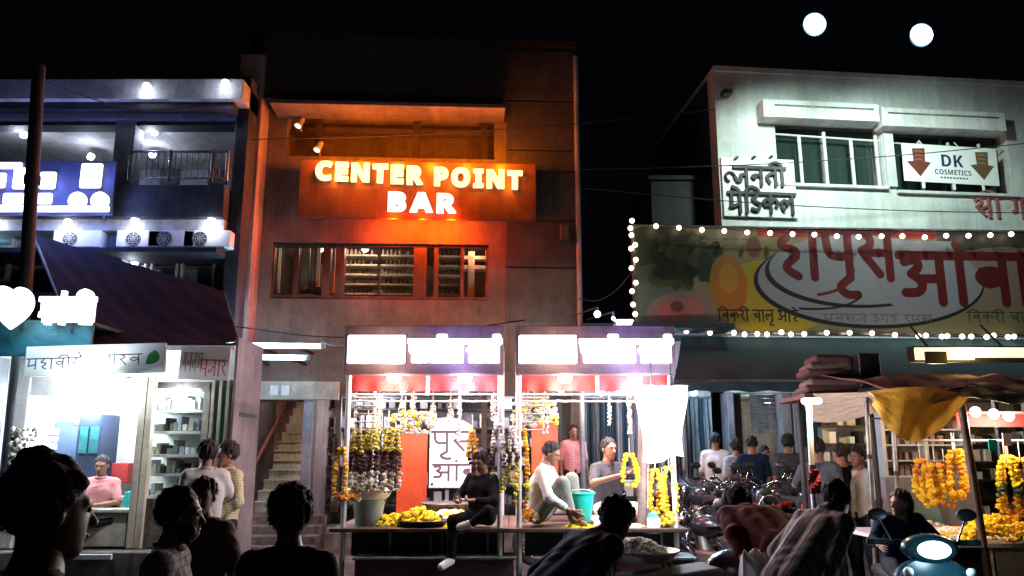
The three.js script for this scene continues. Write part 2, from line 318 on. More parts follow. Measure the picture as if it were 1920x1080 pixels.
// ---------------------------------------------------------------- bar building
const B = frame(770, 13, 3 * DEG, 770, 480);
{
  const X = (x, o = 0) => B.X(x, o), Y = (y, o = 0) => B.Y(y, o);
  const bar = T('bar_building', 'tall brown building with the lit orange sign and a wide mid window', 'building', B.O, B.yaw);
  const xl = X(443), xr = X(1086), top = Y(84);
  const upW = [X(524), Y(296), X(926), Y(214)], midW = [X(510), Y(562), X(916), Y(457)], door = [X(482), 0.14, X(586), Y(752)], shopW = [X(600), 0.14, X(1068), Y(742)];
  M('wall', [wallHoles(xl, 0, xr, top, [upW, midW, door, shopW], -0.3, 0)], C.barWall, bar);
  M('side_wall', [bx(xl, 0, -9, xl + 0.3, top, -0.3), bx(xr - 0.3, 0, -9, xr, top, -0.3)], C.barClad, bar);
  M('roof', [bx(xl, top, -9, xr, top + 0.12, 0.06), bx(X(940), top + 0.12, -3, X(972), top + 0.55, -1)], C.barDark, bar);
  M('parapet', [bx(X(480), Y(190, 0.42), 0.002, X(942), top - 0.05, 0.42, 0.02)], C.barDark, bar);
  M('ledge', [bx(X(505), Y(200, 0.6), 0.003, X(944), Y(192, 0.6), 0.62, 0.01)], C.barWall, bar);
  M('fin', [bx(xl - 0.02, Y(640, 0.5), 0.003, X(472, 0.5), Y(108, 0.5), 0.5, 0.02)], C.pink, bar);
  // cladding on the right, in sheets with open joints
  const ys = [90, 186, 279, 318, 412, 500, 604];
  for (let i = 0; i + 1 < ys.length; i++) M('cladding_panel', [bx(X(948), Y(ys[i + 1]) + 0.012, 0.002, X(1081), Y(ys[i]) - 0.012, 0.05, 0.01)], C.barClad, bar);
  M('junction_box', [pb(B, 1052, 416, 1067, 446, 0.05, 0.2, 0.01)], C.barClad, bar);
  M('drainpipe', [cyl([X(1084), 0.2, 0.1], [X(1084), top - 0.2, 0.1], 0.045)], C.greyPlaster, bar);
  // upper recess
  M('recess_wall', [bx(upW[0] - 0.1, upW[1] - 0.1, -0.8, upW[2] + 0.1, upW[3] + 0.1, -0.7)], C.barWall, bar);
  M('recess_side', [bx(upW[0] - 0.1, upW[1], -0.7, upW[0], upW[3], -0.3), bx(upW[2], upW[1], -0.7, upW[2] + 0.1, upW[3], -0.3), bx(upW[0] - 0.1, upW[1] - 0.1, -0.7, upW[2] + 0.1, upW[1], -0.3), bx(upW[0] - 0.1, upW[3], -0.7, upW[2] + 0.1, upW[3] + 0.1, -0.3)], C.barWall, bar);
  for (const [a, b] of [[578, 590], [768, 782], [900, 912]]) M('recess_post', [pb(B, a, 214, b, 296, -0.25, -0.12)], C.barDark, bar);
  M('recess_rail', [pb(B, 526, 252, 925, 256, -0.2, -0.16)], C.barDark, bar);
  // middle window band
  const wx = [[510, 514], [552, 560], [606, 620], [630, 646], [776, 800], [814, 822], [864, 870], [911, 916]];
  for (const [a, b] of wx) M('window_frame', [pb(B, a, 459, b, 560, -0.22, -0.06)], C.wood, bar);
  M('window_frame', [pb(B, 510, 457.5, 916, 463, -0.23, -0.05), pb(B, 510, 556, 916, 561.5, -0.23, -0.05)], C.wood, bar);
  for (let i = 0; i + 1 < wx.length; i++) M('pane', [pb(B, wx[i][1], 463, wx[i + 1][0], 556, -0.155, -0.149)], glass, bar);
  // room behind the band: back wall, ceiling, shelves of bottles, pillar, curtains
  M('room', [bx(midW[0] - 0.6, midW[1] - 0.9, -3.2, midW[2] + 0.6, midW[3] + 0.5, -3.1), bx(midW[0] - 0.6, midW[3] + 0.35, -3.1, midW[2] + 0.6, midW[3] + 0.45, -0.3), bx(midW[0] - 0.6, midW[1] - 0.9, -3.1, midW[2] + 0.6, midW[1] - 0.8, -0.3), bx(midW[0] - 0.7, midW[1] - 0.9, -3.1, midW[0] - 0.6, midW[3] + 0.5, -0.3), bx(midW[2] + 0.6, midW[1] - 0.9, -3.1, midW[2] + 0.7, midW[3] + 0.5, -0.3)], C.pink, bar);
  for (let i = 0; i < 5; i++) for (const [a, b] of [[646, 708], [714, 776], [822, 864]]) {
    const y = 478 + i * 18, s = M('shelf', [pb(B, a, y, b, y + 3.2, -1.5, -1.1)], C.cream, bar);
    const gs = []; const x0 = X(a, -1.2) + 0.04, x1 = X(b, -1.2) - 0.04;
    for (let x = x0; x < x1; x += 0.075) if (rnd() < 0.8) { const h = rr(0.08, 0.13), yy = Y(y, -1.2); gs.push(cyl([x, yy, -1.25], [x, yy + h * 0.65, -1.25], 0.026, 0.026, 7), cyl([x, yy + h * 0.65, -1.25], [x, yy + h, -1.25], 0.01, 0.009, 6)); }
    if (gs.length) M('bottles', gs, rnd() < 0.5 ? C.wood : C.greyPlaster, s, null, 'stuff');
  }
  M('pillar', [pb(B, 878, 470, 890, 556, -0.9, -0.7)], C.cream, bar);
  M('shelf_board', [pb(B, 866, 478, 915, 484, -0.9, -0.7)], C.cream, bar); M('shelf_board', [pb(B, 866, 496, 915, 503, -0.95, -0.72)], C.cream, bar);
  for (const [a, b] of [[514, 526], [566, 580], [584, 600], [620, 630]]) { const gs = []; for (let i = 0; i < 5; i++) { const x = X(a + (b - a) * (i + 0.5) / 5, -0.5); gs.push(cyl([x, Y(552, -0.5), -0.5 + 0.03 * (i % 2)], [x, Y(462, -0.5), -0.5 + 0.03 * (i % 2)], 0.035, 0.025, 7)); } M('curtain', gs, C.beigeTarp, bar); }
  for (const [x, y] of [[600, 468], [684, 467]]) { const p = [X(x, -0.8), Y(y, -0.8), -0.8]; M('ceiling_lamp', [sph(...p, 0.07)], L.lamp, bar); point(B.world(p[0], p[1], p[2]), 0xffc9a8, 2.6, 3); }
  { const p = [X(890, -0.6), Y(474, -0.6), -0.6]; point(B.world(p[0], p[1], -0.55), 0xff9a70, 0.9, 3); M('ceiling_lamp', [sph(p[0], p[1] + 0.1, -0.55, 0.04)], L.lamp, bar); }
  // ground floor: lintel, door case, stairs
  M('lintel', [pb(B, 474, 716, 646, 750, 0.002, 0.12, 0.01)], C.cream, bar);
  M('notice', [pb(B, 522, 724, 536, 742, 0.12, 0.128)], C.whiteTrim, bar); M('notice', [pb(B, 542, 724, 556, 742, 0.12, 0.128)], C.whiteTrim, bar);
  M('jamb', [pb(B, 474, 750, 483, 1000, 0.002, 0.06), pb(B, 584, 750, 601, 1000, 0.002, 0.06)], C.greyPlaster, bar);
  const sx0 = X(484), sx1 = X(585), floorY = 0.72;
  for (let k = 0; k < 12; k++) M('stair', [bx(sx0, floorY + k * 0.165 - 0.3, -0.5 - k * 0.28 - 0.34, sx1, floorY + (k + 1) * 0.165 - 0.03, -0.5 - k * 0.28), bx(sx0, floorY + (k + 1) * 0.165 - 0.03, -0.5 - k * 0.28 - 0.34, sx1, floorY + (k + 1) * 0.165, -0.5 - k * 0.28 + 0.03)], C.cream, bar);
  M('stair_wall', [bx(sx0 - 0.12, 0.2, -4.4, sx0, 4.4, -0.3), bx(sx1, 0.2, -4.4, sx1 + 0.14, 4.4, -0.3), bx(sx0, 0.2, -4.5, sx1, 4.4, -4.4)], C.pink, bar);
  M('handrail', [cyl([sx0 + 0.07, floorY + 0.75, -0.35], [sx0 + 0.07, floorY + 12 * 0.165 + 0.7, -3.8], 0.035), cyl([sx0 + 0.07, floorY, -0.4], [sx0 + 0.07, floorY + 0.78, -0.4], 0.025)], C.brownTarp, bar);
  M('door_landing', [bx(sx0, 0.14, -0.5, sx1, floorY, 0)], C.concrete, bar);
  point(B.world((sx0 + sx1) / 2, 3.2, -0.6), 0xffdcc4, 7, 4);
  M('stair_lamp', [sph((sx0 + sx1) / 2, 3.32, -0.6, 0.05)], L.lamp, bar);
  // shop room behind the stalls
  const zb = -2.6;
  M('shop_wall', [bx(shopW[0] - 0.1, 0.14, zb - 0.1, shopW[2] + 0.1, shopW[3] + 0.2, zb), bx(shopW[0] - 0.02, shopW[3] + 0.05, zb, shopW[2], shopW[3] + 0.15, -0.3), bx(shopW[2], 0.14, zb, shopW[2] + 0.1, shopW[3] + 0.2, -0.3)], C.greyPlaster, bar);
  M('shop_floor', [bx(shopW[0], 0.14, zb, shopW[2], 0.45, 0.2)], C.concrete, bar);
  for (let i = 0; i < 7; i++) {
    const y = 0.75 + i * 0.33, s = M('shop_shelf', [bx(shopW[0] + 0.05, y, -1.75, X(1050), y + 0.03, -1.4)], C.wood, bar);
    const cols = [[], [], []];
    for (let x = shopW[0] + 0.12; x < X(1040); x += rr(0.1, 0.2)) { const w = rr(0.06, 0.14), h = rr(0.1, 0.24); cols[Math.floor(rnd() * 3)].push(bx(x, y + 0.03, -1.7, x + w, y + 0.03 + h, -1.45)); }
    [C.whitePlastic, C.greyPlaster, C.dark].forEach((m, k) => cols[k].length && M('packed_goods', cols[k], m, s, null, 'stuff'));
  }
  M('mullion', [pb(B, 640, 742, 652, 960, -0.2, -0.1), pb(B, 770, 742, 780, 960, -0.2, -0.1), pb(B, 905, 742, 915, 960, -0.2, -0.1)], C.wood, bar);
  point(B.world(X(700), shopW[3] - 0.25, -1), 0xe8f0ff, 3, 4); point(B.world(X(960), shopW[3] - 0.25, -1), 0xe8f0ff, 2, 4);
}
{ // steps up to the bar door
  const st = T('entrance_steps', 'worn grey steps leading up to the stair doorway beside the flower stall', 'steps', B.world(B.X(545), 0, 0.05), B.yaw);
  for (let k = 0; k < 5; k++) M('step', [bx(-0.95, 0.14, 0, 0.8, 0.14 + (5 - k) * 0.116 - k * 0.002, 0.3 + k * 0.3, 0.015)], C.concrete, st);
}
{ // the bar sign
  const zf = 0.44, s = T('bar_sign', 'glowing sign reading CENTER POINT BAR on a dark brown board', 'sign', B.world(B.X(780), B.Y(408, zf), 0), B.yaw);
  const cx = B.X(780), by = B.Y(408, zf), X = (x, o) => B.X(x, o) - cx, Y = (y, o) => B.Y(y, o) - by;
  M('board', [bx(X(553, 0.36), 0, 0.28, X(1006, 0.36), Y(303, 0.36), 0.36, 0.01)], mat('dark brown board', [0.2, 0.075, 0.035], { rough: 0.45, tx: 'plaster' }), s);
  M('bracket', [bx(X(600), 0.1, 0.002, X(612), 0.2, 0.28), bx(X(940), 0.1, 0.002, X(952), 0.2, 0.28), bx(X(600), 0.8, 0.002, X(612), 0.9, 0.28), bx(X(940), 0.8, 0.002, X(952), 0.9, 0.28)], C.dark, s);
  const amber = new THREE.Color().setRGB(1, 0.2, 0.008), red = new THREE.Color().setRGB(1, 0.07, 0.0);
  const write = (text, px0, px1, pyTop0, pyTop1, hpx, m) => {
    const h = hpx / FOC * 12.4, letters = [...text], adv = letters.map((c) => c === ' ' ? 0.42 : 0);
    const geos = letters.map((c) => { if (c === ' ') return null; const g = new TextGeometry(c, { font, size: h, depth: 0.05, curveSegments: 6, bevelEnabled: true, bevelThickness: 0.006, bevelSize: h * 0.05, bevelSegments: 1 }); g.computeBoundingBox(); return g; });
    let w = 0; letters.forEach((c, i) => { w += geos[i] ? geos[i].boundingBox.max.x - geos[i].boundingBox.min.x + h * 0.16 : h * 0.42; });
    const x0 = X(px0, zf), x1 = X(px1, zf), sc = (x1 - x0) / w; let x = x0;
    letters.forEach((c, i) => {
      if (!geos[i]) { x += h * 0.42 * sc; return; }
      const bb = geos[i].boundingBox, lw = (bb.max.x - bb.min.x) * sc, t = (x + lw / 2 - x0) / (x1 - x0), y = Y(pyTop0 + (pyTop1 - pyTop0) * t, zf) - h;
      const g = geos[i].translate(-bb.min.x, 0, 0).scale(sc, 1, 1).translate(x, y, 0.4);
      M('letter', [g], m, s);
      x += lw + h * 0.16 * sc;
    });
  };
  write('CENTER POINT', 583, 986, 306, 318, 36, L.amber);
  write('BAR', 724, 861, 361, 363, 37, L.redwhite);
  for (let i = 0; i < 7; i++) { const p = B.world(B.X(610 + i * 58, 0.65), B.Y(322 + i, 0.65), 0.64); point(p, amber, 1.1, 3); }
  for (let i = 0; i < 6; i++) point(B.world(B.X(600 + i * 68, 0.6), B.Y(292 + i, 0.6), 0.6), amber, 3.2, 4);
  for (let i = 0; i < 3; i++) { point(B.world(B.X(735 + i * 55, 0.65), B.Y(384, 0.65), 0.62), red, 1.3, 3); point(B.world(B.X(735 + i * 55, 0.4), B.Y(415, 0.4), 0.36), red, 8, 3); }
}
{ // two small lit lamps in the recess above the sign
  for (const [x, y, l] of [[549, 236, 'small white spot lamp lit at the left end of the recess above the sign'], [588, 280, 'small white spot lamp just above the first letter of the bar sign']]) {
    const w = B.world(B.X(x, 0.1), B.Y(y, 0.1), 0.02), o = T('spot_lamp', l, 'spot lamp', w, B.yaw);
    M('arm', [cyl([0, -0.1, -0.02], [0, 0.06, 0.1], 0.014)], C.whiteSteel, o); M('head', [cyl([0.02, 0.1, 0.04], [-0.03, -0.06, 0.12], 0.05, 0.065)], C.whiteSteel, o);
    M('lens', [cyl([-0.028, -0.055, 0.118], [-0.033, -0.07, 0.123], 0.055)], glow('spot lens', [1, 0.8, 0.65], 1.5), o);
  }
}
for (const [x0, x1, y, l] of [[430, 602, 647, 'upper cyan white tube light over the stair doorway'], [431, 571, 669, 'lower cyan white tube light over the stair doorway']]) {
  const D = 11.9, a = P(x0, y, D), b = P(x1, y + 2, D), o = T('tube_light', l, 'tube light', a.clone().add(b).multiplyScalar(0.5));
  const q = b.clone().sub(a).multiplyScalar(0.5);
  M('tube', [cyl(q.clone().negate(), q, 0.04)], L.tube, o); M('batten', [bx(-q.length() - 0.04, -0.03, -0.14, q.length() + 0.04, 0.04, -0.05, 0.01)], C.whiteSteel, o);
  M('end_cap', [cbx(-q.length() - 0.02, q.y * -1, -0.02, 0.04, 0.07, 0.1), cbx(q.length() + 0.02, q.y, -0.02, 0.04, 0.07, 0.1)], C.whiteSteel, o);
  M('wall_bracket', [bx(-0.3, -0.02, -1, -0.26, 0.02, -0.14), bx(0.3, -0.02, -1, 0.34, 0.02, -0.14)], C.dark, o);
  for (const k of [-0.6, 0, 0.6]) point(o.position.clone().addScaledVector(q, k).add(V(0, 0, 0.06)), 0x8fd4ff, 2.6, 3);
}
// ---------------------------------------------------------------- left building with balconies
const F = frame(250, 12, 0, 250, 350);
{
  const X = (x, o = 0) => F.X(x, o), Y = (y, o = 0) => F.Y(y, o);
  const lb = T('balcony_building', 'dark blue lit building with open balconies and ceiling lamps left of the bar', 'building', F.O);
  const x0 = -5.2 - F.O.x - 6, xr = X(440), zb = -2.4;
  M('back_wall', [bx(x0, 0, zb - 0.2, xr, Y(146), zb)], C.leftWall, lb);
  M('end_wall', [bx(xr - 0.02, 0, zb, xr + 0.16, Y(146), 0.05)], C.leftDark, lb);
  M('roof_fascia', [bx(x0, Y(186, 0.4), zb, xr + 0.16, Y(147, 0.4), 0.4, 0.02)], C.leftPale, lb);
  M('roof_slab', [bx(x0, Y(204, 0.3), zb, xr, Y(186.5, 0.3), 0.3)], C.leftDark, lb);
  M('beam', [bx(x0, Y(222, 0.1), -0.3, xr - 0.03, Y(204.5, 0.1), 0.1)], C.leftWall, lb);
  M('beam', [bx(x0, Y(234, 0.0), -0.3, xr - 0.03, Y(226, 0.0), -0.02)], C.leftDark, lb);
  for (const [a, b] of [[206, 243], [432, 443], [-160, -120]]) M('column', [bx(X(a), 0, -0.3, X(b), Y(223), 0.02, 0.02)], C.leftWall, lb);
  M('upper_slab', [bx(x0, Y(408, 0.3), zb, xr - 0.04, Y(346, 0.3), 0.3, 0.02)], C.leftDark, lb);
  M('soffit_band', [bx(x0, Y(432, 0.2), -0.5, xr - 0.05, Y(409, 0.2), 0.2)], C.leftPale, lb);
  M('lower_slab', [bx(x0, Y(472, 0.45), zb, xr - 0.04, Y(464, 0.45), 0.45)], C.leftDark, lb);
  M('floor_slab', [bx(x0, Y(566, 0.2), zb, xr - 0.04, Y(548, 0.2), 0.2)], C.leftDark, lb);
  M('ceiling', [bx(x0, Y(204, 0.3) - 0.02, zb, xr, Y(204, 0.3) - 0.003, -0.31)], C.leftPale, lb); M('ceiling', [bx(x0, Y(472, 0.45) - 0.02, zb, xr - 0.05, Y(472, 0.45) - 0.003, -0.45)], C.leftPale, lb);
  // balcony railing: top rail, posts, bars
  M('rail', [cyl([X(246), Y(291), 0.15], [X(432), Y(291), 0.15], 0.022)], C.steel, lb); M('rail', [cyl([X(246), Y(340), 0.15], [X(432), Y(340), 0.15], 0.014)], C.steel, lb);
  for (const x of [249, 323, 402, 430]) M('rail_post', [cyl([X(x), Y(346), 0.15], [X(x), Y(288), 0.15], 0.026)], C.steel, lb);
  for (let x = 259; x < 430; x += 10.5) M('bar', [cyl([X(x), Y(341), 0.15], [X(x), Y(291), 0.15], 0.007, 0.007, 6)], C.steel, lb);
  M('door', [bx(X(300, zb), Y(346, zb), zb, X(336, zb), Y(262, zb), zb + 0.05)], C.leftDark, lb); M('door', [bx(X(390, zb), Y(346, zb), zb, X(424, zb), Y(262, zb), zb + 0.05)], C.leftDark, lb);
  // first floor windows
  for (const [a, b, c, d] of [[238, 288, 478, 508], [296, 346, 478, 540], [352, 414, 480, 545], [-30, 34, 478, 528], [-40, 40, 432, 464]]) {
    const w = M('window', [pb(F, a, c, b, c + 4, -0.4, -0.3), pb(F, a, d - 4, b, d, -0.4, -0.3), pb(F, a, c + 4, a + 4, d - 4, -0.4, -0.3), pb(F, b - 4, c + 4, b, d - 4, -0.4, -0.3)], C.whiteSteel, lb);
    M('pane', [pb(F, a + 4, c + 4, b - 4, d - 4, -0.36, -0.354)], glass, w);
    M('blind', [pb(F, a + 8, c + 6, (a + b) / 2, d - 6, -0.7, -0.66)], C.leftPale, w);
  }
  // downlights
  for (const [x, y, D] of [[257, 166, 0.42], [408, 160, 0.42], [33, 256, -0.5], [165, 297, -1.2], [281, 251, -0.5], [281, 293, -1.2], [136, 421, 0.22], [260, 417, 0.22], [402, 415, 0.22], [268, 494, -0.25], [4, 420, 0.22]]) {
    const p = V(X(x, D), Y(y, D), D); M('downlight', [cyl([p.x, p.y + 0.05, p.z], [p.x, p.y, p.z + 0.03], 0.06, 0.055, 12)], L.lamp, lb);
    point(F.world(p.x, p.y - 0.1, p.z + 0.14), 0xdfe8ff, D > 0.4 ? 0.4 : D < -0.4 ? 1.3 : 0.55, 2);
  }
}
{ const p = F.world(F.X(385, -1), F.Y(486, -1), -1.0), o = null; point(p, 0xe8ecff, 6, 3); const q = F.world(F.X(0, -1), F.Y(486, -1), -1.0); point(q, 0x9fdcff, 2.6, 3); }
{ // outdoor units on the ledge
  const mk = (x, l) => {
    const p = V(F.X(x, 0.3), F.Y(464, 0.3), 0.12), o = T('air_conditioner', l, 'air conditioner', F.world(p.x, p.y, p.z));
    M('case', [bx(-0.36, 0.02, -0.12, 0.36, 0.29, 0.12, 0.02)], C.whitePlastic, o);
    const t = []; for (let i = 1; i < 4; i++) t.push(new THREE.TorusGeometry(0.035 * i, 0.005, 5, 20).translate(-0.1, 0.155, 0.128)); for (let i = 0; i < 4; i++) t.push(cbx(-0.1, 0.155, 0.126, 0.24, 0.008, 0.006).translate(0.1, -0.155, 0).rotateZ(i * Math.PI / 4).translate(-0.1, 0.155, 0));
    M('fan_opening', [new THREE.CylinderGeometry(0.115, 0.115, 0.01, 24).rotateX(Math.PI / 2).translate(-0.1, 0.155, 0.12)], C.dark, o); M('fan_grille', t, C.whiteSteel, o);
    M('foot', [cbx(-0.25, 0.01, 0, 0.05, 0.02, 0.24), cbx(0.25, 0.01, 0, 0.05, 0.02, 0.24)], C.steel, o);
    return o;
  };
  mk(150, 'white air conditioner outdoor unit on the ledge below the round lamp, leftmost of four');
  mk(268, 'white outdoor cooling unit second from left on the ledge above the dark awning');
  mk(326, 'white outdoor cooling unit third from left on the ledge above the dark awning');
  mk(392, 'white outdoor cooling unit at the right end of the ledge next to the bar');
}
{ // slanting dark tarpaulin
  const a = P(62, 440, 11.4), b = P(420, 547, 11.4), c = P(448, 640, 9.9), d = P(150, 664, 9.0);
  const f = (u, v) => { const t = a.clone().lerp(b, u), s = d.clone().lerp(c, u), p = t.lerp(s, v); p.y -= Math.sin(u * Math.PI) * Math.sin(v * Math.PI) * 0.2 + 0.012 * Math.sin(u * 23 + v * 3 + Math.sin(v * 5)) * v + 0.006 * Math.sin(u * 41 - v * 17); return p; };
  const o = T('awning', 'large dark purple tarpaulin slanting down over the bright shop', 'awning'); const g = sheet(f, 90, 40, 0.01); M('tarpaulin', [g], C.tarp, o);
  M('pole', [cyl(d.clone().add(V(0, -0.03, 0)), c.clone().add(V(0, -0.03, 0)), 0.02), cyl(a, d, 0.018), cyl(b, c, 0.018)], C.dark, o);
  const cp = T('canopy', 'small teal canopy board under the glowing heart', 'canopy', P(60, 668, 9.1));
  const w0 = P(-140, 640, 9.1).x - cp.position.x, w1 = P(172, 640, 9.1).x - cp.position.x, h = P(60, 600, 9.1).y - cp.position.y;
  M('front_board', [bx(w0, 0, -0.04, w1, h, 0, 0.01)], C.teal, cp); M('roof_sheet', [bx(w0, h - 0.06, -2, w1, h - 0.02, -0.05)], C.teal, cp);
}
{ // big LED lettering on the upper balcony
  const D = 11.45, o = T('led_letter_sign', 'large white LED letters on the upper balcony behind the dark pole', 'sign', P(100, 398, D));
  const q = (x, y) => P(x, y, D).sub(o.position), rect = (x0, y0, x1, y1, r) => { const a = q(x0, y1), b = q(x1, y0); return bx(a.x, a.y, -0.04, b.x, b.y, 0.02, r); };
  M('back_panel', [(() => { const a = q(-70, 402), b = q(215, 300); return bx(a.x, a.y, -0.1, b.x, b.y, -0.06); })()], mat('dark blue panel', [0.06, 0.06, 0.14], { tx: 'plaster' }), o);
  for (const r of [[-60, 304, 42, 316], [-20, 324, 12, 352], [22, 314, 54, 354], [72, 322, 106, 354], [148, 306, 193, 352]]) M('letter', [rect(...r, 0.03)], L.violet, o);
  for (const r of [[-40, 362, -4, 396], [4, 362, 46, 382], [68, 362, 98, 382], [-50, 384, 46, 397], [66, 386, 205, 397]]) M('letter', [rect(...r, 0.025)], L.violet, o);
  for (const x of [145, 187]) { const c = q(x, 376), rad = 17 / FOC * D; M('letter', [new THREE.CylinderGeometry(rad, rad, 0.06, 24).rotateX(Math.PI / 2).translate(c.x, c.y, -0.01)], L.violet, o); }
  M('support', [cyl(q(60, 402).setZ(-0.09), q(60, 410).setZ(-0.09), 0.02), cyl(q(190, 402).setZ(-0.09), q(190, 410).setZ(-0.09), 0.02)], C.dark, o);
  for (const [x, y] of [[10, 330], [90, 340], [170, 330], [30, 385], [110, 388], [180, 388]]) point(P(x, y, D - 0.16), 0x8298ff, 1.6, 4);
}
{ // glowing heart and letters on the teal canopy
  const D = 8.95, q0 = P(25, 612, D), o = T('heart_sign', 'glowing white heart shape on the teal canopy at the left edge', 'sign', q0), q = (x, y) => P(x, y, D).sub(q0);
  const s = new THREE.Shape(), pt = (x, y) => { const v = q(x, y); return [v.x, v.y]; };
  s.moveTo(...pt(22, 616)); s.bezierCurveTo(...pt(-12, 590), ...pt(-18, 550), ...pt(4, 540)); s.bezierCurveTo(...pt(16, 536), ...pt(24, 544), ...pt(27, 552)); s.bezierCurveTo(...pt(34, 538), ...pt(52, 536), ...pt(62, 556)); s.bezierCurveTo(...pt(70, 580), ...pt(52, 596), ...pt(22, 616));
  M('heart', [new THREE.ExtrudeGeometry(s, { depth: 0.05, bevelEnabled: true, bevelSize: 0.01, bevelThickness: 0.01, bevelSegments: 1, curveSegments: 10 })], L.violet, o);
  M('bracket', [cyl([0, -0.02, -0.12], [0, 0.2, -0.12], 0.015), cyl([0, 0.1, -0.13], [0, 0.1, 0.02], 0.015)], C.dark, o);
  point(P(25, 575, D - 0.25), 0xbfe0ff, 1.5, 4);
  const p0 = P(126, 610, D), o2 = T('led_word_sign', 'short glowing white word beside the heart on the teal canopy', 'sign', p0), w = words('ga na am / ta ii'), a = P(76, 606, D).sub(p0), b = P(180, 562, D).sub(p0);
  M('letter', strokeGeo(w.strokes, (b.x - a.x) / w.width, b.y - a.y, 0.06, 0.05).map((g) => g.translate(a.x, a.y, 0)), L.violet, o2);
  M('bloom_backing', [bx(a.x, a.y + 0.01, -0.03, b.x, b.y, -0.004, 0.01)], glow('word bloom', [0.9, 0.94, 1], 1.2), o2);  // glowing board added to imitate bloom between the letters
  M('bracket', [cyl([0, -0.05, -0.1], [0, 0.2, -0.1], 0.015), cyl([0, 0.1, -0.13], [0, 0.1, -0.03], 0.015)], C.dark, o2);
  point(P(128, 585, D - 0.25), 0xbfd8ff, 1.5, 4);
}
{ // dark utility pole in front
  const PD = 9.85, a = P(73, 124, PD), b = P(46, 560, PD), o = T('utility_pole', 'dark utility pole leaning in front of the LED letters', 'pole', V(P(24, 850, PD).x, 0, -PD));
  const q = (v) => v.clone().sub(o.position);
  M('shaft', [tube([[0, 0, 0], [(q(b).x) * 0.6, q(b).y * 0.6, 0], q(b), q(a).clone().lerp(q(b), 0.5), q(a)], 0.08, 30, 14)], C.pole, o); M('clamp', [cyl(q(P(61, 330, PD)), q(P(60, 345, PD)), 0.098, 0.098, 14)], C.dark, o);
}

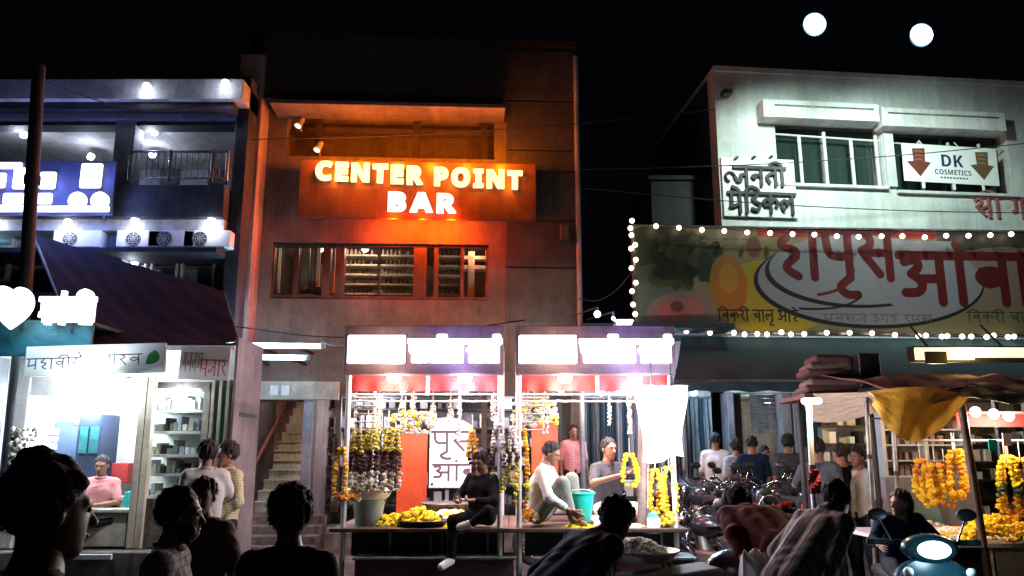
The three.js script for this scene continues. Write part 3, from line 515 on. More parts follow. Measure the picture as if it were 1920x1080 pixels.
// ---------------------------------------------------------------- bright shop on the left
{
  const S = frame(160, 9.4, 0, 160, 850), X = (x, o = 0) => S.X(x, o), Y = (y, o = 0) => S.Y(y, o);
  const sh = T('lit_shop', 'brightly lit shop with a cream frame, counter and glass case on the left', 'shop', S.O);
  const x0 = X(-90), x1 = X(428), zb = -0.85, top = Y(648), fl = Y(1030);
  M('plinth', [bx(x0, 0, zb, x1, fl, 0.25, 0.02)], C.concrete, sh);
  M('step_edge', [bx(X(120), fl - 0.08, 0.252, X(250), fl - 0.02, 0.29, 0.01)], C.whiteTrim, sh);
  M('back_wall', [bx(x0, fl, zb - 0.1, x1, top, zb)], C.whiteTrim, sh); M('side_wall', [bx(x0 - 0.1, 0, zb - 0.1, x0, top, 0), bx(x1, 0, zb - 0.1, x1 + 0.03, top + 0.1, 0)], mat('lilac grey wall', [0.2, 0.19, 0.22], { tx: 'plaster', bump: 0.003 }), sh);
  M('wall_band', [bx(x1 + 0.03, Y(783, -0.5), zb, x1 + 0.034, Y(775, -0.5), -0.2)], C.dark, sh);
  M('ceiling', [bx(x0, top - 0.06, zb, x1, top, 0.02)], C.whiteTrim, sh);
  M('header_beam', [pb(S, 40, 706, 264, 742, -0.1, 0.03, 0.01)], C.whiteTrim, sh);
  M('pillar', [pb(S, 14, 670, 41, 1030, -0.2, 0.05, 0.02)], C.whiteTrim, sh);
  M('post', [pb(S, 252, 706, 264, 1028, -0.06, 0.05)], C.cream, sh); M('post', [pb(S, 266, 706, 278, 1028, -0.05, 0.04)], C.cream, sh);
  M('counter', [pb(S, 148, 962, 250, 1026, -0.5, 0.0, 0.015), pb(S, 142, 955, 252, 962, -0.55, 0.04, 0.01)], C.cream, sh);
  M('counter', [pb(S, 44, 940, 140, 1026, -0.5, -0.02, 0.015)], C.whiteTrim, sh);
  M('inner_door', [pb(S, 96, 790, 150, 905, zb, zb + 0.1)], mat('blue grey door', [0.06, 0.09, 0.16], { tx: 'plaster' }), sh);
  for (let i = 0; i < 3; i++) for (let j = 0; j < 4; j++) M('lattice_pane', [pb(S, 79 + i * 9, 804 + j * 14, 86 + i * 9, 815 + j * 14, zb + 0.003, zb + 0.12)], C.whitePlastic, sh);
  M('cupboard', [pb(S, 140, 775, 186, 905, zb, zb + 0.45, 0.02)], mat('navy cupboard', [0.02, 0.035, 0.09], { tx: 'plaster' }), sh);
  M('cupboard_panel', [pb(S, 146, 800, 161, 850, zb + 0.45, zb + 0.47)], C.teal, sh); M('cupboard_panel', [pb(S, 165, 800, 181, 850, zb + 0.45, zb + 0.47)], C.teal, sh);
  for (let i = 0; i < 6; i++) M('curtain_fold', [cyl([X(200 + i * 9, -0.9), Y(880, -0.9), -0.9], [X(200 + i * 9, -0.9), Y(760, -0.9), -0.9], 0.045, 0.035, 8)], mat('sage curtain', [0.3, 0.36, 0.26], { tx: 'cloth' }), sh);
  M('red_box', [pb(S, 212, 868, 244, 906, -0.8, -0.5, 0.01)], C.redCloth, sh);
  { const gs = [], g2 = [], g3 = []; for (let i = 0; i < 130; i++) { const x = X(rr(18, 62), 0.12), y = Y(rr(802, 930), 0.12), r = rr(0.02, 0.045), g = new THREE.IcosahedronGeometry(r, 1).scale(1, 0.7, 0.6).rotateZ(rr(0, 3)).translate(x, y, 0.1 + rr(-0.05, 0.05)); [gs, g2, g3][i % 3].push(g); } M('artificial_flowers', gs, C.whitePlastic, sh, null, 'stuff'); M('artificial_leaves', g2, C.leaf, sh, null, 'stuff'); M('artificial_blossoms', g3, C.beigeTarp, sh, null, 'stuff'); }
  for (let i = 0; i < 5; i++) M('wall_poster', [pb(S, 52 + i * 44, 752 + (i % 2) * 6, 84 + i * 44, 770 + (i % 3) * 5, zb + 0.002, zb + 0.012)], [C.cream, C.leftPale, C.pink][i % 3], sh);
  for (let i = 0; i < 4; i++) M('counter_item', [pb(S, 208 + i * 11, 930 - (i % 2) * 8, 216 + i * 11, 955, -0.4, -0.28, 0.01)], [C.leftPale, C.dark, C.whitePlastic, C.turquoise][i], sh);
  // glass case with goods
  M('case_frame', [pb(S, 278, 716, 384, 730, -0.5, -0.05), pb(S, 374, 730, 386, 935, -0.5, -0.05), pb(S, 278, 935, 386, 1026, -0.5, -0.02)], C.concrete, sh);
  M('case_back', [pb(S, 272, 730, 378, 935, -0.56, -0.5)], C.whiteTrim, sh);
  [768, 808, 852, 888, 930].forEach((y) => {
    const s = M('shelf', [pb(S, 279, y, 373, y + 5, -0.5, -0.08)], C.whitePlastic, sh), cols = [[], [], [], []];
    for (let x = 281; x < 366;) { const w = rr(5, 12), h = rr(10, 28); cols[Math.floor(rnd() * 4)].push(pb(S, x, y - h, x + w, y - 0.4, -0.4, -0.14 - 0.05 * rnd(), 0.006)); x += w + rr(0.5, 3); }
    [C.whitePlastic, mat('pale blue pack', [0.45, 0.5, 0.6]), C.dark, C.cream].forEach((m, k) => cols[k].length && M('packed_goods', cols[k], m, s, null, 'stuff'));
  });
  M('case_pane', [pb(S, 280, 731, 373, 934, -0.07, -0.064)], glass, sh);
  { const sl = []; for (let i = 0; i < 5; i++) M('shutter_strip', [pb(S, 388 + i * 7, 712, 393.5 + i * 7, 1000, -0.2, -0.05 - 0.02 * (i % 2))], i % 2 ? C.teal : C.cream, sh); }
  // lamps
  for (const [a, b, y, z] of [[46, 258, 752, -0.35], [60, 250, 716, -0.8]]) { M('tube_lamp', [cyl([X(a, z), Y(y, z), z], [X(b, z), Y(y, z), z], 0.03)], L.tube, sh); for (const k of [0.15, 0.5, 0.85]) point(S.world(X(a + (b - a) * k, z), Y(y, z) - 0.07, z + 0.05), 0xe4f4ff, 3.8, 3); }
  M('hanging_lamp', [sph(X(141, -0.7), Y(782, -0.7), -0.7, 0.09)], L.cool, sh); point(S.world(X(141, -0.7), Y(782, -0.7), -0.55), 0xbfe6ff, 3.5, 3);
  point(S.world(X(325), Y(738), 0.0), 0xf4f8ff, 2.6, 2); M('case_lamp', [cbx(X(325), Y(732), 0.0, 0.5, 0.03, 0.04)], L.tube, sh);
  point(S.world(X(190), Y(720, 0.5), 0.5), 0xf0f6ff, 5.0, 2); M('front_lamp', [cyl([X(196, 0.4), Y(708, 0.4), 0.42], [X(196, 0.4), Y(704, 0.4), 0.42], 0.12, 0.1, 16)], L.cool, sh); M('lamp_bracket', [cyl([X(196, 0.4), Y(703, 0.4), 0.42], [X(196, 0.4), Y(703, 0.4), 0], 0.014)], C.whiteSteel, sh);
}
{ // flat shop boards
  const mk = (name, label, x0, y0, x1, y1, D, draw, roll = 0) => {
    const a = P(x0, y1, D), b = P(x1, y0, D), o = T(name, label, 'sign', V((a.x + b.x) / 2, (a.y + b.y) / 2, -D)), w = b.x - a.x, h = b.y - a.y;
    o.rotation.z = roll;
    M('board', [bx(-w / 2, -h / 2, -0.05, w / 2, h / 2, 0, 0.006)], C.whiteSteel, o);
    M('print', [printPlane(w - 0.01, h - 0.01, 0, 0, 0.004)], printMat(name + ' print', canvasTex(1024, Math.round(1024 * h / w), draw)), o);
    return o;
  };
  mk('shop_board', 'white shop board with dark lettering and a green leaf over the bright shop', 44, 646, 311, 702, 9.0, (c, w, h) => {
    c.fillStyle = '#e9ece6'; c.fillRect(0, 0, w, h); c.fillStyle = '#d8e4d2'; c.fillRect(0, h * 0.86, w, h * 0.14);
    inkWords(c, 'ma ha aa va ii ra', 10, h * 0.42, w * 0.38, h * 0.36, 9, '#3b3432'); inkWords(c, 'ga am ra va', w * 0.58, h * 0.36, w * 0.26, h * 0.36, 9, '#45403a');
    c.fillStyle = '#2c8a3a'; c.beginPath(); c.moveTo(w * 0.87, h * 0.72); c.quadraticCurveTo(w * 0.87, h * 0.3, w * 0.94, h * 0.24); c.quadraticCurveTo(w * 0.99, h * 0.5, w * 0.95, h * 0.66); c.quadraticCurveTo(w * 0.91, h * 0.74, w * 0.87, h * 0.72); c.fill();
    c.strokeStyle = '#1b5f28'; c.lineWidth = 4; c.beginPath(); c.moveTo(w * 0.87, h * 0.72); c.lineTo(w * 0.95, h * 0.36); c.stroke();
  }, 0.03);
  mk('price_board', 'smaller white board with grey and red lettering next to the leaf board', 334, 650, 432, 712, 9.15, (c, w, h) => {
    c.fillStyle = '#e6e2e6'; c.fillRect(0, 0, w, h);
    inkWords(c, 'ga na ta a', w * 0.06, h * 0.2, w * 0.4, h * 0.55, 22, '#77757f'); inkWords(c, 'pa ja aa ra', w * 0.42, h * 0.4, w * 0.54, h * 0.48, 30, '#c4525c');
  }, -0.03);
}
// ---------------------------------------------------------------- white building on the right
const W = frame(1630, 14, 6 * DEG, 1630, 300);
{
  const X = (x, o = 0) => W.X(x, o), Y = (y, o = 0) => W.Y(y, o), b = T('white_building', 'white plastered two storey building with two wide windows above the billboard', 'building', W.O, W.yaw);
  const xl = X(1347), xr = X(2080), top = Y(148), w1 = [X(1457), Y(350), X(1657), Y(231)], w2 = [X(1676), Y(356), X(1893), Y(238)], gf = Y(738);
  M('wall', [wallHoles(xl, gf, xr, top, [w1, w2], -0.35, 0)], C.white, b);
  M('side_wall', [bx(xl, 0, -4, xl + 0.3, top, -0.35), bx(xr - 0.3, 0, -4, xr, top, -0.35)], mat('shade darkened wall', [0.07, 0.07, 0.07], { tx: 'grime' }), b);  // unlit side walls: the shade is put into this darker colour
  M('roof', [bx(xl, top, -4, xr, top + 0.1, 0.03)], C.white, b);
  M('window_hood', [pb(W, 1438, 194, 1658, 227, 0.002, 0.32, 0.015)], C.whiteTrim, b); M('window_hood', [pb(W, 1663, 199, 1896, 234, 0.002, 0.32, 0.015)], C.whiteTrim, b);
  M('hood_groove', [pb(W, 1460, 203, 1648, 206, 0.322, 0.33), pb(W, 1675, 208, 1884, 211, 0.322, 0.33)], C.concrete, b);
  M('sill', [bx(w1[0] - 0.05, w1[1] - 0.06, 0.002, w1[2] + 0.02, w1[1] - 0.002, 0.08, 0.01), bx(w2[0] - 0.02, w2[1] - 0.06, 0.002, w2[2] + 0.05, w2[1] - 0.002, 0.08, 0.01)], C.whiteTrim, b);
  M('window_pier', [bx(w1[2] + 0.01, w1[1], 0.002, w2[0] - 0.01, w1[3], 0.06)], C.whiteTrim, b);
  for (const w of [w1, w2]) {
    const fr = M('window', [bx(w[0], w[1], -0.33, w[2], w[1] + 0.05, -0.28), bx(w[0], w[3] - 0.05, -0.33, w[2], w[3], -0.28), bx(w[0], w[1] + 0.05, -0.33, w[0] + 0.05, w[3] - 0.05, -0.28), bx(w[2] - 0.05, w[1] + 0.05, -0.33, w[2], w[3] - 0.05, -0.28), bx((w[0] + w[2]) / 2 - 0.03, w[1] + 0.05, -0.33, (w[0] + w[2]) / 2 + 0.03, w[3] - 0.05, -0.28)], C.concrete, b);
    const h = (w[2] - w[0]) / 2; for (const k of [0, 1]) M('pane', [bx(w[0] + 0.05 + k * (h - 0.02), w[1] + 0.05, -0.31, w[0] + h - 0.03 + k * (h - 0.02), w[3] - 0.05, -0.3)], darkGlass, fr);
  }
  for (const [x, y] of [[1501, 262], [1548, 252], [1598, 264], [1645, 254]]) M('rail_post', [cyl([X(x, -0.1), w1[1], -0.1], [X(x, -0.1), Y(y, -0.1), -0.1], 0.034)], C.whiteTrim, b);
  M('rail', [cyl([w1[0], Y(259, -0.1), -0.1], [w1[2], Y(264, -0.1), -0.1], 0.02), cyl([w2[0], Y(266, -0.1), -0.1], [w2[2], Y(271, -0.1), -0.1], 0.016)], C.whiteTrim, b);
  for (const x of [1725, 1780, 1838]) M('rail_post', [cyl([X(x, -0.1), w2[1], -0.1], [X(x, -0.1), Y(262, -0.1), -0.1], 0.03)], C.whiteTrim, b);
  // ground floor: columns, shutter, shop rooms
  for (const [a, c] of [[1340, 1352], [1436, 1452], [1456, 1467], [1690, 1712], [1880, 1900]]) M('column', [bx(X(a), 0, -0.35, X(c), gf, -0.03, 0.015)], C.greyPlaster, b);
  M('shop_wall', [bx(X(1290), 0, -3.1, xr, gf + 0.2, -3), bx(X(1290), gf + 0.05, -3, xr, gf + 0.15, -0.36)], C.cream, b);
  M('shop_floor', [bx(X(1290), 0.004, -3, xr, 0.18, -0.02)], C.concrete, b);
  const sl = []; for (let i = 0; i < 9; i++) M('shutter_slat', [bx(X(1390), gf - (i + 1) * 0.075, -0.3, X(1435), gf - i * 0.075 - 0.008, -0.26 - 0.01 * (i % 2), 0.008)], C.shutter, b);
  M('teal_panel', [pb(W, 1468, 738, 1495, 838, -0.3, -0.2, 0.01)], C.teal, b);
  for (let r = 0; r < 6; r++) {
    const y = 0.45 + r * 0.34, s = M('shop_shelf', [bx(X(1500, -1.6), y, -2, X(1990, -1.6), y + 0.03, -1.6)], C.wood, b), cols = [[], [], []];
    for (let x = X(1505, -1.6); x < X(1980, -1.6); x += rr(0.1, 0.22)) { const w = rr(0.06, 0.15), h = rr(0.1, 0.26); cols[Math.floor(rnd() * 3)].push(bx(x, y + 0.03, -1.95, x + w, y + 0.03 + h, -1.66)); }
    [C.whitePlastic, C.dark, C.cream].forEach((m, k) => M('packed_goods', cols[k], m, s, null, 'stuff'));
  }
  for (const [x, y, z, cd, col] of [[1320, 745, -1, 3.5, 0x9fd8ff], [1410, 748, -1.2, 2.4, 0xcfe6ff], [1560, 752, -0.9, 2.4, 0xffdcb0], [1720, 752, -0.9, 2.6, 0xffdcb0]]) { const p = W.world(X(x, z), gf - 0.15, z); point(p, col, cd, 4); M('ceiling_lamp', [sph(X(x, z), gf - 0.1, z, 0.06)], L.cool, b); }
}
{ const a = P(1276, 850, 11), b = P(1530, 850, 11), z0 = 13.3, z1 = 10.35; tag(M('raised_pavement', [bx(a.x - 0.2, 0.003, -z0, b.x, 0.24, -z1, 0.02)], C.concrete), null, null, null, 'structure'); }
{ // dark annex left of the white building
  const a = P(1248, 420, 14.6), c = P(1346, 338, 14.6), o = T('dark_annex', 'low dark grey annex wall left of the white building behind the billboard', 'building', V((a.x + c.x) / 2, 0, -16.2));
  M('wall', [bx(-(c.x - a.x) / 2 - 0.25, 0, -2, (c.x - a.x) / 2 + 0.05, c.y, 1.6)], mat('dark grey render', [0.035, 0.035, 0.04], { tx: 'plaster' }), o); M('coping', [bx(-(c.x - a.x) / 2 - 0.3, c.y, -2, (c.x - a.x) / 2 + 0.05, c.y + 0.08, 1.66)], C.leftDark, o);
}
{ // security camera / box on the wall
  const o = T('wall_camera', 'small black camera box high on the white wall near its left corner', 'camera', W.world(W.X(1367, 0.1), W.Y(195, 0.1), 0), W.yaw);
  M('case', [cbx(0, 0.05, 0.16, 0.17, 0.1, 0.2, 0.02)], C.black, o); M('bracket', [cyl([0, 0.06, 0], [0, 0.06, 0.08], 0.02)], C.black, o); M('lens', [cyl([-0.04, 0.05, 0.26], [-0.04, 0.05, 0.27], 0.03)], C.chrome, o);
}
{ // black relief lettering on a white board
  const a = [W.X(1354, 0.1), W.Y(412, 0.1)], c = [W.X(1490, 0.1), W.Y(304, 0.1)], o = T('relief_sign', 'white board with two lines of raised black lettering at the corner of the white wall', 'sign', W.world((a[0] + c[0]) / 2, a[1], 0), W.yaw), w = c[0] - a[0], h = c[1] - a[1];
  M('board', [bx(-w / 2, 0, 0.003, w / 2, h, 0.06, 0.006)], C.whitePlastic, o);
  const bk = mat('black raised letters', [0.02, 0.018, 0.022], { rough: 0.4 });
  for (const [t, x0, x1, y0, lh] of [['ja na ta ii', 0.16, 0.86, 0.53, 0.3], ['ma e i da ka la', 0.06, 0.97, 0.06, 0.33]]) { const q = words(t); M('letter', strokeGeo(q.strokes, (x1 - x0) * w / q.width, lh * h, 0.055, 0.05).map((g) => g.translate(-w / 2 + x0 * w, y0 * h, 0.06)), bk, o); }
  M('letter', [new THREE.TorusGeometry(0.085, 0.025, 6, 16, 4.6).translate(-w / 2 + 0.1 * w, 0.66 * h, 0.09)], bk, o);
  for (let i = 0; i < 3; i++) M('ornament', [new THREE.SphereGeometry(0.045, 8, 6).scale(1.3, 0.6, 0.4).rotateZ(0.6).translate(-w / 2 + (0.2 + 0.24 * i) * w, h * (0.99 + 0.02 * i), 0.08)], bk, o);
}
{ // reddish lettering at the right edge of the white wall
  const a = [W.X(1816, 0.03), W.Y(400, 0.03)], c = [W.X(1985, 0.03), W.Y(362, 0.03)], q = words('shra ii / ga na e sa am'), o = T('red_wall_lettering', 'dull red raised lettering on the white wall below the right window', 'sign', W.world((a[0] + c[0]) / 2, a[1], 0), W.yaw), w = c[0] - a[0];
  M('letter', strokeGeo(q.strokes, w / q.width, c[1] - a[1], 0.05, 0.03).map((g) => g.translate(-w / 2, 0, 0.002)), mat('dull red paint', [0.32, 0.1, 0.09]), o);
}
{ // DK banner hung in the right window
  const z = 0.1, x0 = W.X(1692, z), x1 = W.X(1868, z), y0 = W.Y(338, z), y1 = W.Y(268, z), w = x1 - x0, h = y1 - y0;
  const o = T('shop_banner', 'white banner reading DK COSMETICS between two brown arrows in the right window', 'banner', W.world((x0 + x1) / 2, y0, z), W.yaw); o.rotation.z = -0.02;
  M('cloth', [bx(-w / 2, 0, -0.012, w / 2, h, 0)], C.whitePlastic, o);
  M('print', [printPlane(w, h, 0, h / 2, 0.004)], printMat('banner print', canvasTex(1024, 420, (c, W2, H2) => {
    c.fillStyle = '#e8ece9'; c.fillRect(0, 0, W2, H2);
    const arrow = (x, col, col2) => { c.fillStyle = col; c.beginPath(); c.moveTo(x - 70, 50); c.lineTo(x + 70, 40); c.lineTo(x + 62, 190); c.lineTo(x + 125, 200); c.lineTo(x, 365); c.lineTo(x - 135, 200); c.lineTo(x - 62, 190); c.fill(); c.strokeStyle = col2; c.lineWidth = 12; for (let i = 0; i < 3; i++) { c.beginPath(); c.moveTo(x - 42, 84 + i * 46); c.quadraticCurveTo(x, 60 + i * 50, x + 40, 88 + i * 46); c.stroke(); } };
    arrow(175, '#6a352c', '#a8604a'); arrow(860, '#6a5238', '#9a8a60');
    c.textAlign = 'center'; c.fillStyle = '#14264f'; c.font = 'bold 190px sans-serif'; c.fillText('DK', 525, 235); c.font = 'bold 78px sans-serif'; c.fillText('COSMETICS', 530, 325, 400); c.fillStyle = '#3a3f5a'; c.font = 'bold 34px sans-serif'; for (let x = 390; x < 690; x += 34) c.fillRect(x, 352, 22, 18);
  })), o);
  for (const x of [-0.28, 0.1]) M('tie', [cyl([x * w, h, 0], [x * w, h + 0.13, -0.1], 0.008)], C.whitePlastic, o); M('weight', [cbx(-0.3 * w, -0.06, -0.01, 0.05, 0.12, 0.02), cbx(0.02 * w, -0.06, -0.01, 0.05, 0.12, 0.02), cbx(0.33 * w, -0.05, -0.01, 0.04, 0.1, 0.02)], C.whitePlastic, o);
}
{ // two floodlights on arms above the roof
  for (const [x, y, l] of [[1527, 46, 'bright bluish floodlight on an arm above the left part of the white roof'], [1727, 66, 'bright bluish floodlight on an arm above the right part of the white roof']]) {
    const D = 11.2, p = P(x, y, D), back = P(x, 130, 13.9), o = T('floodlight', l, 'floodlight', V(p.x, p.y, p.z)); o.userData.category = 'floodlight';
    const q = back.clone().sub(p); M('arm', [tube([[0, 0.0, -0.08], [0, -0.02, q.z * 0.5], [0, -0.12, q.z * 1.0], [0, -0.35, q.z * 1.3], [0, -1.4, q.z * 1.33]].map(([x, y, z]) => { const w = p.clone().add(V(x, y, z)), k = (EYE - w.y) / (EYE - p.y) , f = w.z / p.z; return [(w.x * 0 + p.x * (f - 1)), y + (p.y - EYE) * (f - 1) - 0.02, z]; }), 0.02)], C.pole, o);
    M('halo_dish', [lathe([[0.03, -0.1], [0.1, -0.08], [0.15, -0.04], [0.175, 0.01], [0.185, 0.01], [0.16, -0.05], [0.11, -0.095], [0.03, -0.115]], 36).rotateX(Math.PI / 2 + 0.25)], mat('blue tinted reflector', [0.015, 0.06, 0.1], { rough: 0.7 }), o);  // dish added; its blue tint imitates a halo round the lamp
    M('lens', [new THREE.SphereGeometry(0.165, 24, 16).scale(1, 1, 0.55).translate(0, 0, 0.02)], L.flood, o);
    const tx = W.world(W.X(x - 20), W.Y(465), 0); spot(p.clone().add(V(0, -0.02, -0.1)), tx, 0xe2fff4, 120, 58, 1, 8); point(p.clone().add(V(0, 0.06, 0.32)), 0x5fb8ff, 0.12, 4);  // dim blue point added to light the halo dish
  }
}
// ---------------------------------------------------------------- billboard with fairy lights
const BB = frame(1560, 12.7, 3 * DEG, 1560, 520);
{
  const x0 = BB.X(1192), x1 = BB.X(1990), y0 = BB.Y(624), y1 = BB.Y(430), w = x1 - x0, h = y1 - y0;
  const o = T('billboard', 'wide printed mango billboard with red lettering in a pale oval', 'billboard', BB.world((x0 + x1) / 2, y0, 0), BB.yaw);
  const fr = [bx(-w / 2, 0, -0.16, w / 2, h, -0.004)]; M('board', fr, C.dark, o);
  M('frame_edge', [bx(-w / 2 - 0.03, -0.03, -0.17, w / 2 + 0.03, 0, 0.012), bx(-w / 2 - 0.03, h, -0.17, w / 2 + 0.03, h + 0.03, 0.012), bx(-w / 2 - 0.03, 0, -0.17, -w / 2, h, 0.012)], C.steel, o);
  M('post', [cyl([-w / 2 + 0.4, -2.6, -0.3], [-w / 2 + 0.4, h - 0.1, -0.3], 0.05), cyl([w / 2 - 1.2, -2.6, -0.3], [w / 2 - 1.2, h - 0.1, -0.3], 0.05)], C.steel, o);
  M('print', [printPlane(w, h, 0, h / 2, 0.002)], printMat('billboard print', canvasTex(2048, Math.round(2048 * h / w), (c, cw, ch) => {
    const kx = (px) => (px - 1192) / (1990 - 1192) * cw, ky = (py) => (py - 430) / 194 * ch;
    c.fillStyle = '#665f45'; c.fillRect(0, 0, cw, ch);
    let s = 5; const r = () => { s = (s * 1664525 + 1013904223) >>> 0; return s / 4294967296; };
    const blob = (x, y, rx, ry, col, a = 0) => { c.fillStyle = col; c.beginPath(); c.ellipse(kx(x), ky(y), rx / 798 * cw, ry / 194 * ch, a, 0, 7); c.fill(); };
    blob(1215, 500, 60, 70, '#2e3526'); blob(1230, 560, 70, 60, '#465049'); blob(1290, 590, 80, 40, '#6c5752'); blob(1440, 560, 110, 70, '#84741f');
    for (let i = 0; i < 60; i++) blob(1235 + r() * 80, 440 + r() * 90, 6 + r() * 12, 14 + r() * 16, ['#1e2a18', '#26301c', '#15180f', '#3a3d24'][i % 4], r() * 3);
    for (let i = 0; i < 16; i++) blob(1318 + r() * 34, 470 + r() * 60, 5 + r() * 6, 12 + r() * 14, ['#243a2c', '#1c2c22'][i % 2], 0.4);
    blob(1360, 538, 34, 58, '#7c561e'); blob(1368, 542, 28, 48, '#8a5218'); blob(1362, 525, 18, 28, '#8e6626'); blob(1255, 588, 26, 20, '#8a4a44'); blob(1290, 580, 22, 16, '#86564a'); blob(1265, 578, 12, 10, '#5c2e2c');
    c.fillStyle = '#7d2522'; c.fillRect(kx(1420), 0, kx(1760) - kx(1420), ky(446)); c.fillStyle = '#2f2b28'; c.fillRect(kx(1760), 0, cw, ky(472)); blob(1890, 520, 150, 60, '#6a5a50');
    c.lineWidth = 7; c.strokeStyle = '#45443c'; for (let j = 0; j < 3; j++) for (let i = 0; i < 6; i++) { c.beginPath(); c.moveTo(kx(1300 + i * 18), ky(452 + j * 11)); c.lineTo(kx(1312 + i * 18), ky(452 + j * 11)); c.stroke(); } blob(1412, 466, 14, 20, '#54362e');
    blob(1624, 530, 216, 86, '#17151a'); blob(1627, 526, 211, 83, '#706e74'); blob(1600, 512, 170, 66, '#18161a'); blob(1606, 506, 168, 66, '#737379');
    c.fillStyle = '#737379'; c.fillRect(kx(1700), ky(450), kx(1790) - kx(1700), ky(560) - ky(450)); blob(1730, 522, 96, 70, '#706e74');
    inkWords(c, 'ha aa pa u sa', kx(1446), ky(430), kx(1680) - kx(1446), ky(522) - ky(430), 40, '#4c0d12');
    c.lineWidth = 14; c.strokeStyle = '#541a20'; c.beginPath(); c.moveTo(kx(1596), ky(505)); c.quadraticCurveTo(kx(1590), ky(545), kx(1526), ky(554)); c.stroke(); c.strokeStyle = '#17151a'; c.lineWidth = 10; c.beginPath(); c.moveTo(kx(1606), ky(556)); c.quadraticCurveTo(kx(1575), ky(585), kx(1490), ky(580)); c.stroke();
    inkWords(c, 'a aa am ba aa', kx(1684), ky(478), kx(1935) - kx(1684), ky(566) - ky(478), 44, '#470b0f');
    inkWords(c, 'i va ka ra ii / cha aa la u / a aa ha e', kx(1338), ky(584), kx(1486) - kx(1338), ky(604) - ky(584), 7, '#141210');
    inkWords(c, 'ma na sa ja / da ga ha / ra ma sa', kx(1532), ky(590), kx(1735) - kx(1532), ky(604) - ky(590), 5, '#4b4950'); inkWords(c, 'i va ka ra ii / cha aa la u', kx(1800), ky(584), kx(1930) - kx(1800), ky(602) - ky(584), 6, '#2c2a28');
  }), 0.5), o);
  // strings of fairy lights
  const strand = (label, pts, lampEvery, name = 'fairy_light_string') => {
    const ps = pts.map(([x, y]) => V(...BB.hit(x, y, 0.12), 0.12)), base = ps[0].clone(), g = T(name, label, 'string lights', BB.world(base.x, base.y, base.z), BB.yaw);
    const q = ps.map((p) => p.clone().sub(base)), line = []; q.forEach((p, i) => { line.push(p.clone().add(V(0, 0.045, 0))); if (i + 1 < q.length) line.push(p.clone().lerp(q[i + 1], 0.5).add(V(0, 0.025, 0))); });
    M('wire', [tube(line, 0.006, q.length * 4, 5)], C.rubber, g);
    const bulb = new THREE.SphereGeometry(0.041, 10, 8), cap = new THREE.CylinderGeometry(0.011, 0.014, 0.03, 8); 
    q.forEach((p, i) => { const b = M('bulb', bulb, L.bulb, g); b.position.copy(p); const k = M('socket', cap, C.rubber, b); k.position.y = 0.034; if (i % lampEvery === 0) point(BB.world(ps[i].x, ps[i].y, 0.22), 0xffd9b8, 0.03, 2); });
  };
  strand('upright string of warm fairy lights down the left edge of the billboard', [[1185, 414], [1182, 428], [1184, 441], [1191, 459], [1183, 466], [1192, 487], [1184, 503], [1192, 530], [1185, 546], [1187, 571], [1191, 589]], 2);
  strand('string of warm fairy lights along the top of the billboard', [[1230, 424], [1273, 427], [1316, 431], [1358, 433], [1401, 436], [1444, 437], [1486, 439], [1527, 440], [1569, 443], [1610, 444], [1653, 443], [1692, 443], [1734, 445], [1774, 442], [1816, 442], [1857, 441], [1896, 439]], 2);
  strand('long string of warm fairy lights along the bottom of the billboard', [[1287, 621], [1331, 624], [1376, 624], [1396, 627], [1420, 626], [1438, 627], [1465, 623], [1483, 627], [1508, 626], [1550, 624], [1593, 624], [1635, 625], [1678, 628]], 4);
  strand('short string of paired fairy lights above the yellow light box', [[1722, 630], [1736, 629], [1766, 631], [1776, 630], [1804, 631], [1821, 631], [1850, 632], [1863, 629], [1890, 632], [1901, 631]], 4);
}
{ // teal awning below the billboard
  const a = BB.world(BB.X(1275, 0.02), BB.Y(634), -0.05), b = BB.world(BB.X(1990), BB.Y(634), -0.05), c = P(1990, 716, 10.9), d = P(1262, 716, 10.9);
  const o = T('teal_awning', 'wide deep teal awning sloping down below the billboard', 'awning');
  M('sheet', [sheet((u, v) => { const p = a.clone().lerp(b, u).lerp(d.clone().lerp(c, u), v); p.y -= 0.06 * Math.sin(v * Math.PI) + 0.015 * Math.sin(u * 44) * v; return p; }, 60, 10, 0.012)], C.tealDeep, o);
  M('valance', [sheet((u, v) => { const p = d.clone().lerp(c, u); p.y -= v * 0.13 + 0.012 * Math.sin(u * 70) * v; p.z += 0.015 * Math.sin(u * 90) * v + 0.012; return p; }, 90, 3, 0.01)], C.tealDeep, o);
  M('front_rail', [cyl(d.clone().add(V(0, 0.015, 0.02)), c.clone().add(V(0, 0.015, 0.02)), 0.018)], C.steel, o);
}
{ // yellow lit box at the right
  const a = P(1716, 675, 9.6), b = P(1925, 652, 9.6), o = T('light_box', 'long warm yellow light box above the right hand stall', 'light box', V((a.x + b.x) / 2, a.y, -9.6)), w = b.x - a.x, h = b.y - a.y;
  M('case', [bx(-w / 2 - 0.02, -0.02, -0.14, w / 2 + 0.02, h + 0.02, -0.006)], C.dark, o); M('face', [bx(-w / 2, 0, -0.005, -w / 2 + 0.52 * w, h, 0.02, 0.006)], L.yellow, o); M('face', [bx(-w / 2 + 0.525 * w, 0.03, -0.005, w / 2, h, 0.02, 0.006)], L.yellow, o);
  M('clamp', [bx(-w / 2 + 0.1, -0.05, 0.022, -w / 2 + 0.36, h * 0.66, 0.06, 0.01)], C.black, o); M('hanger', [cyl([-w / 3, h, -0.08], [-w / 3, h + 0.35, -0.5], 0.015), cyl([w / 3, h, -0.08], [w / 3, h + 0.35, -0.5], 0.015)], C.dark, o);
  point(V((a.x + b.x) / 2, a.y + 0.05, -9.35), 0xffc46a, 1.2, 5);
}
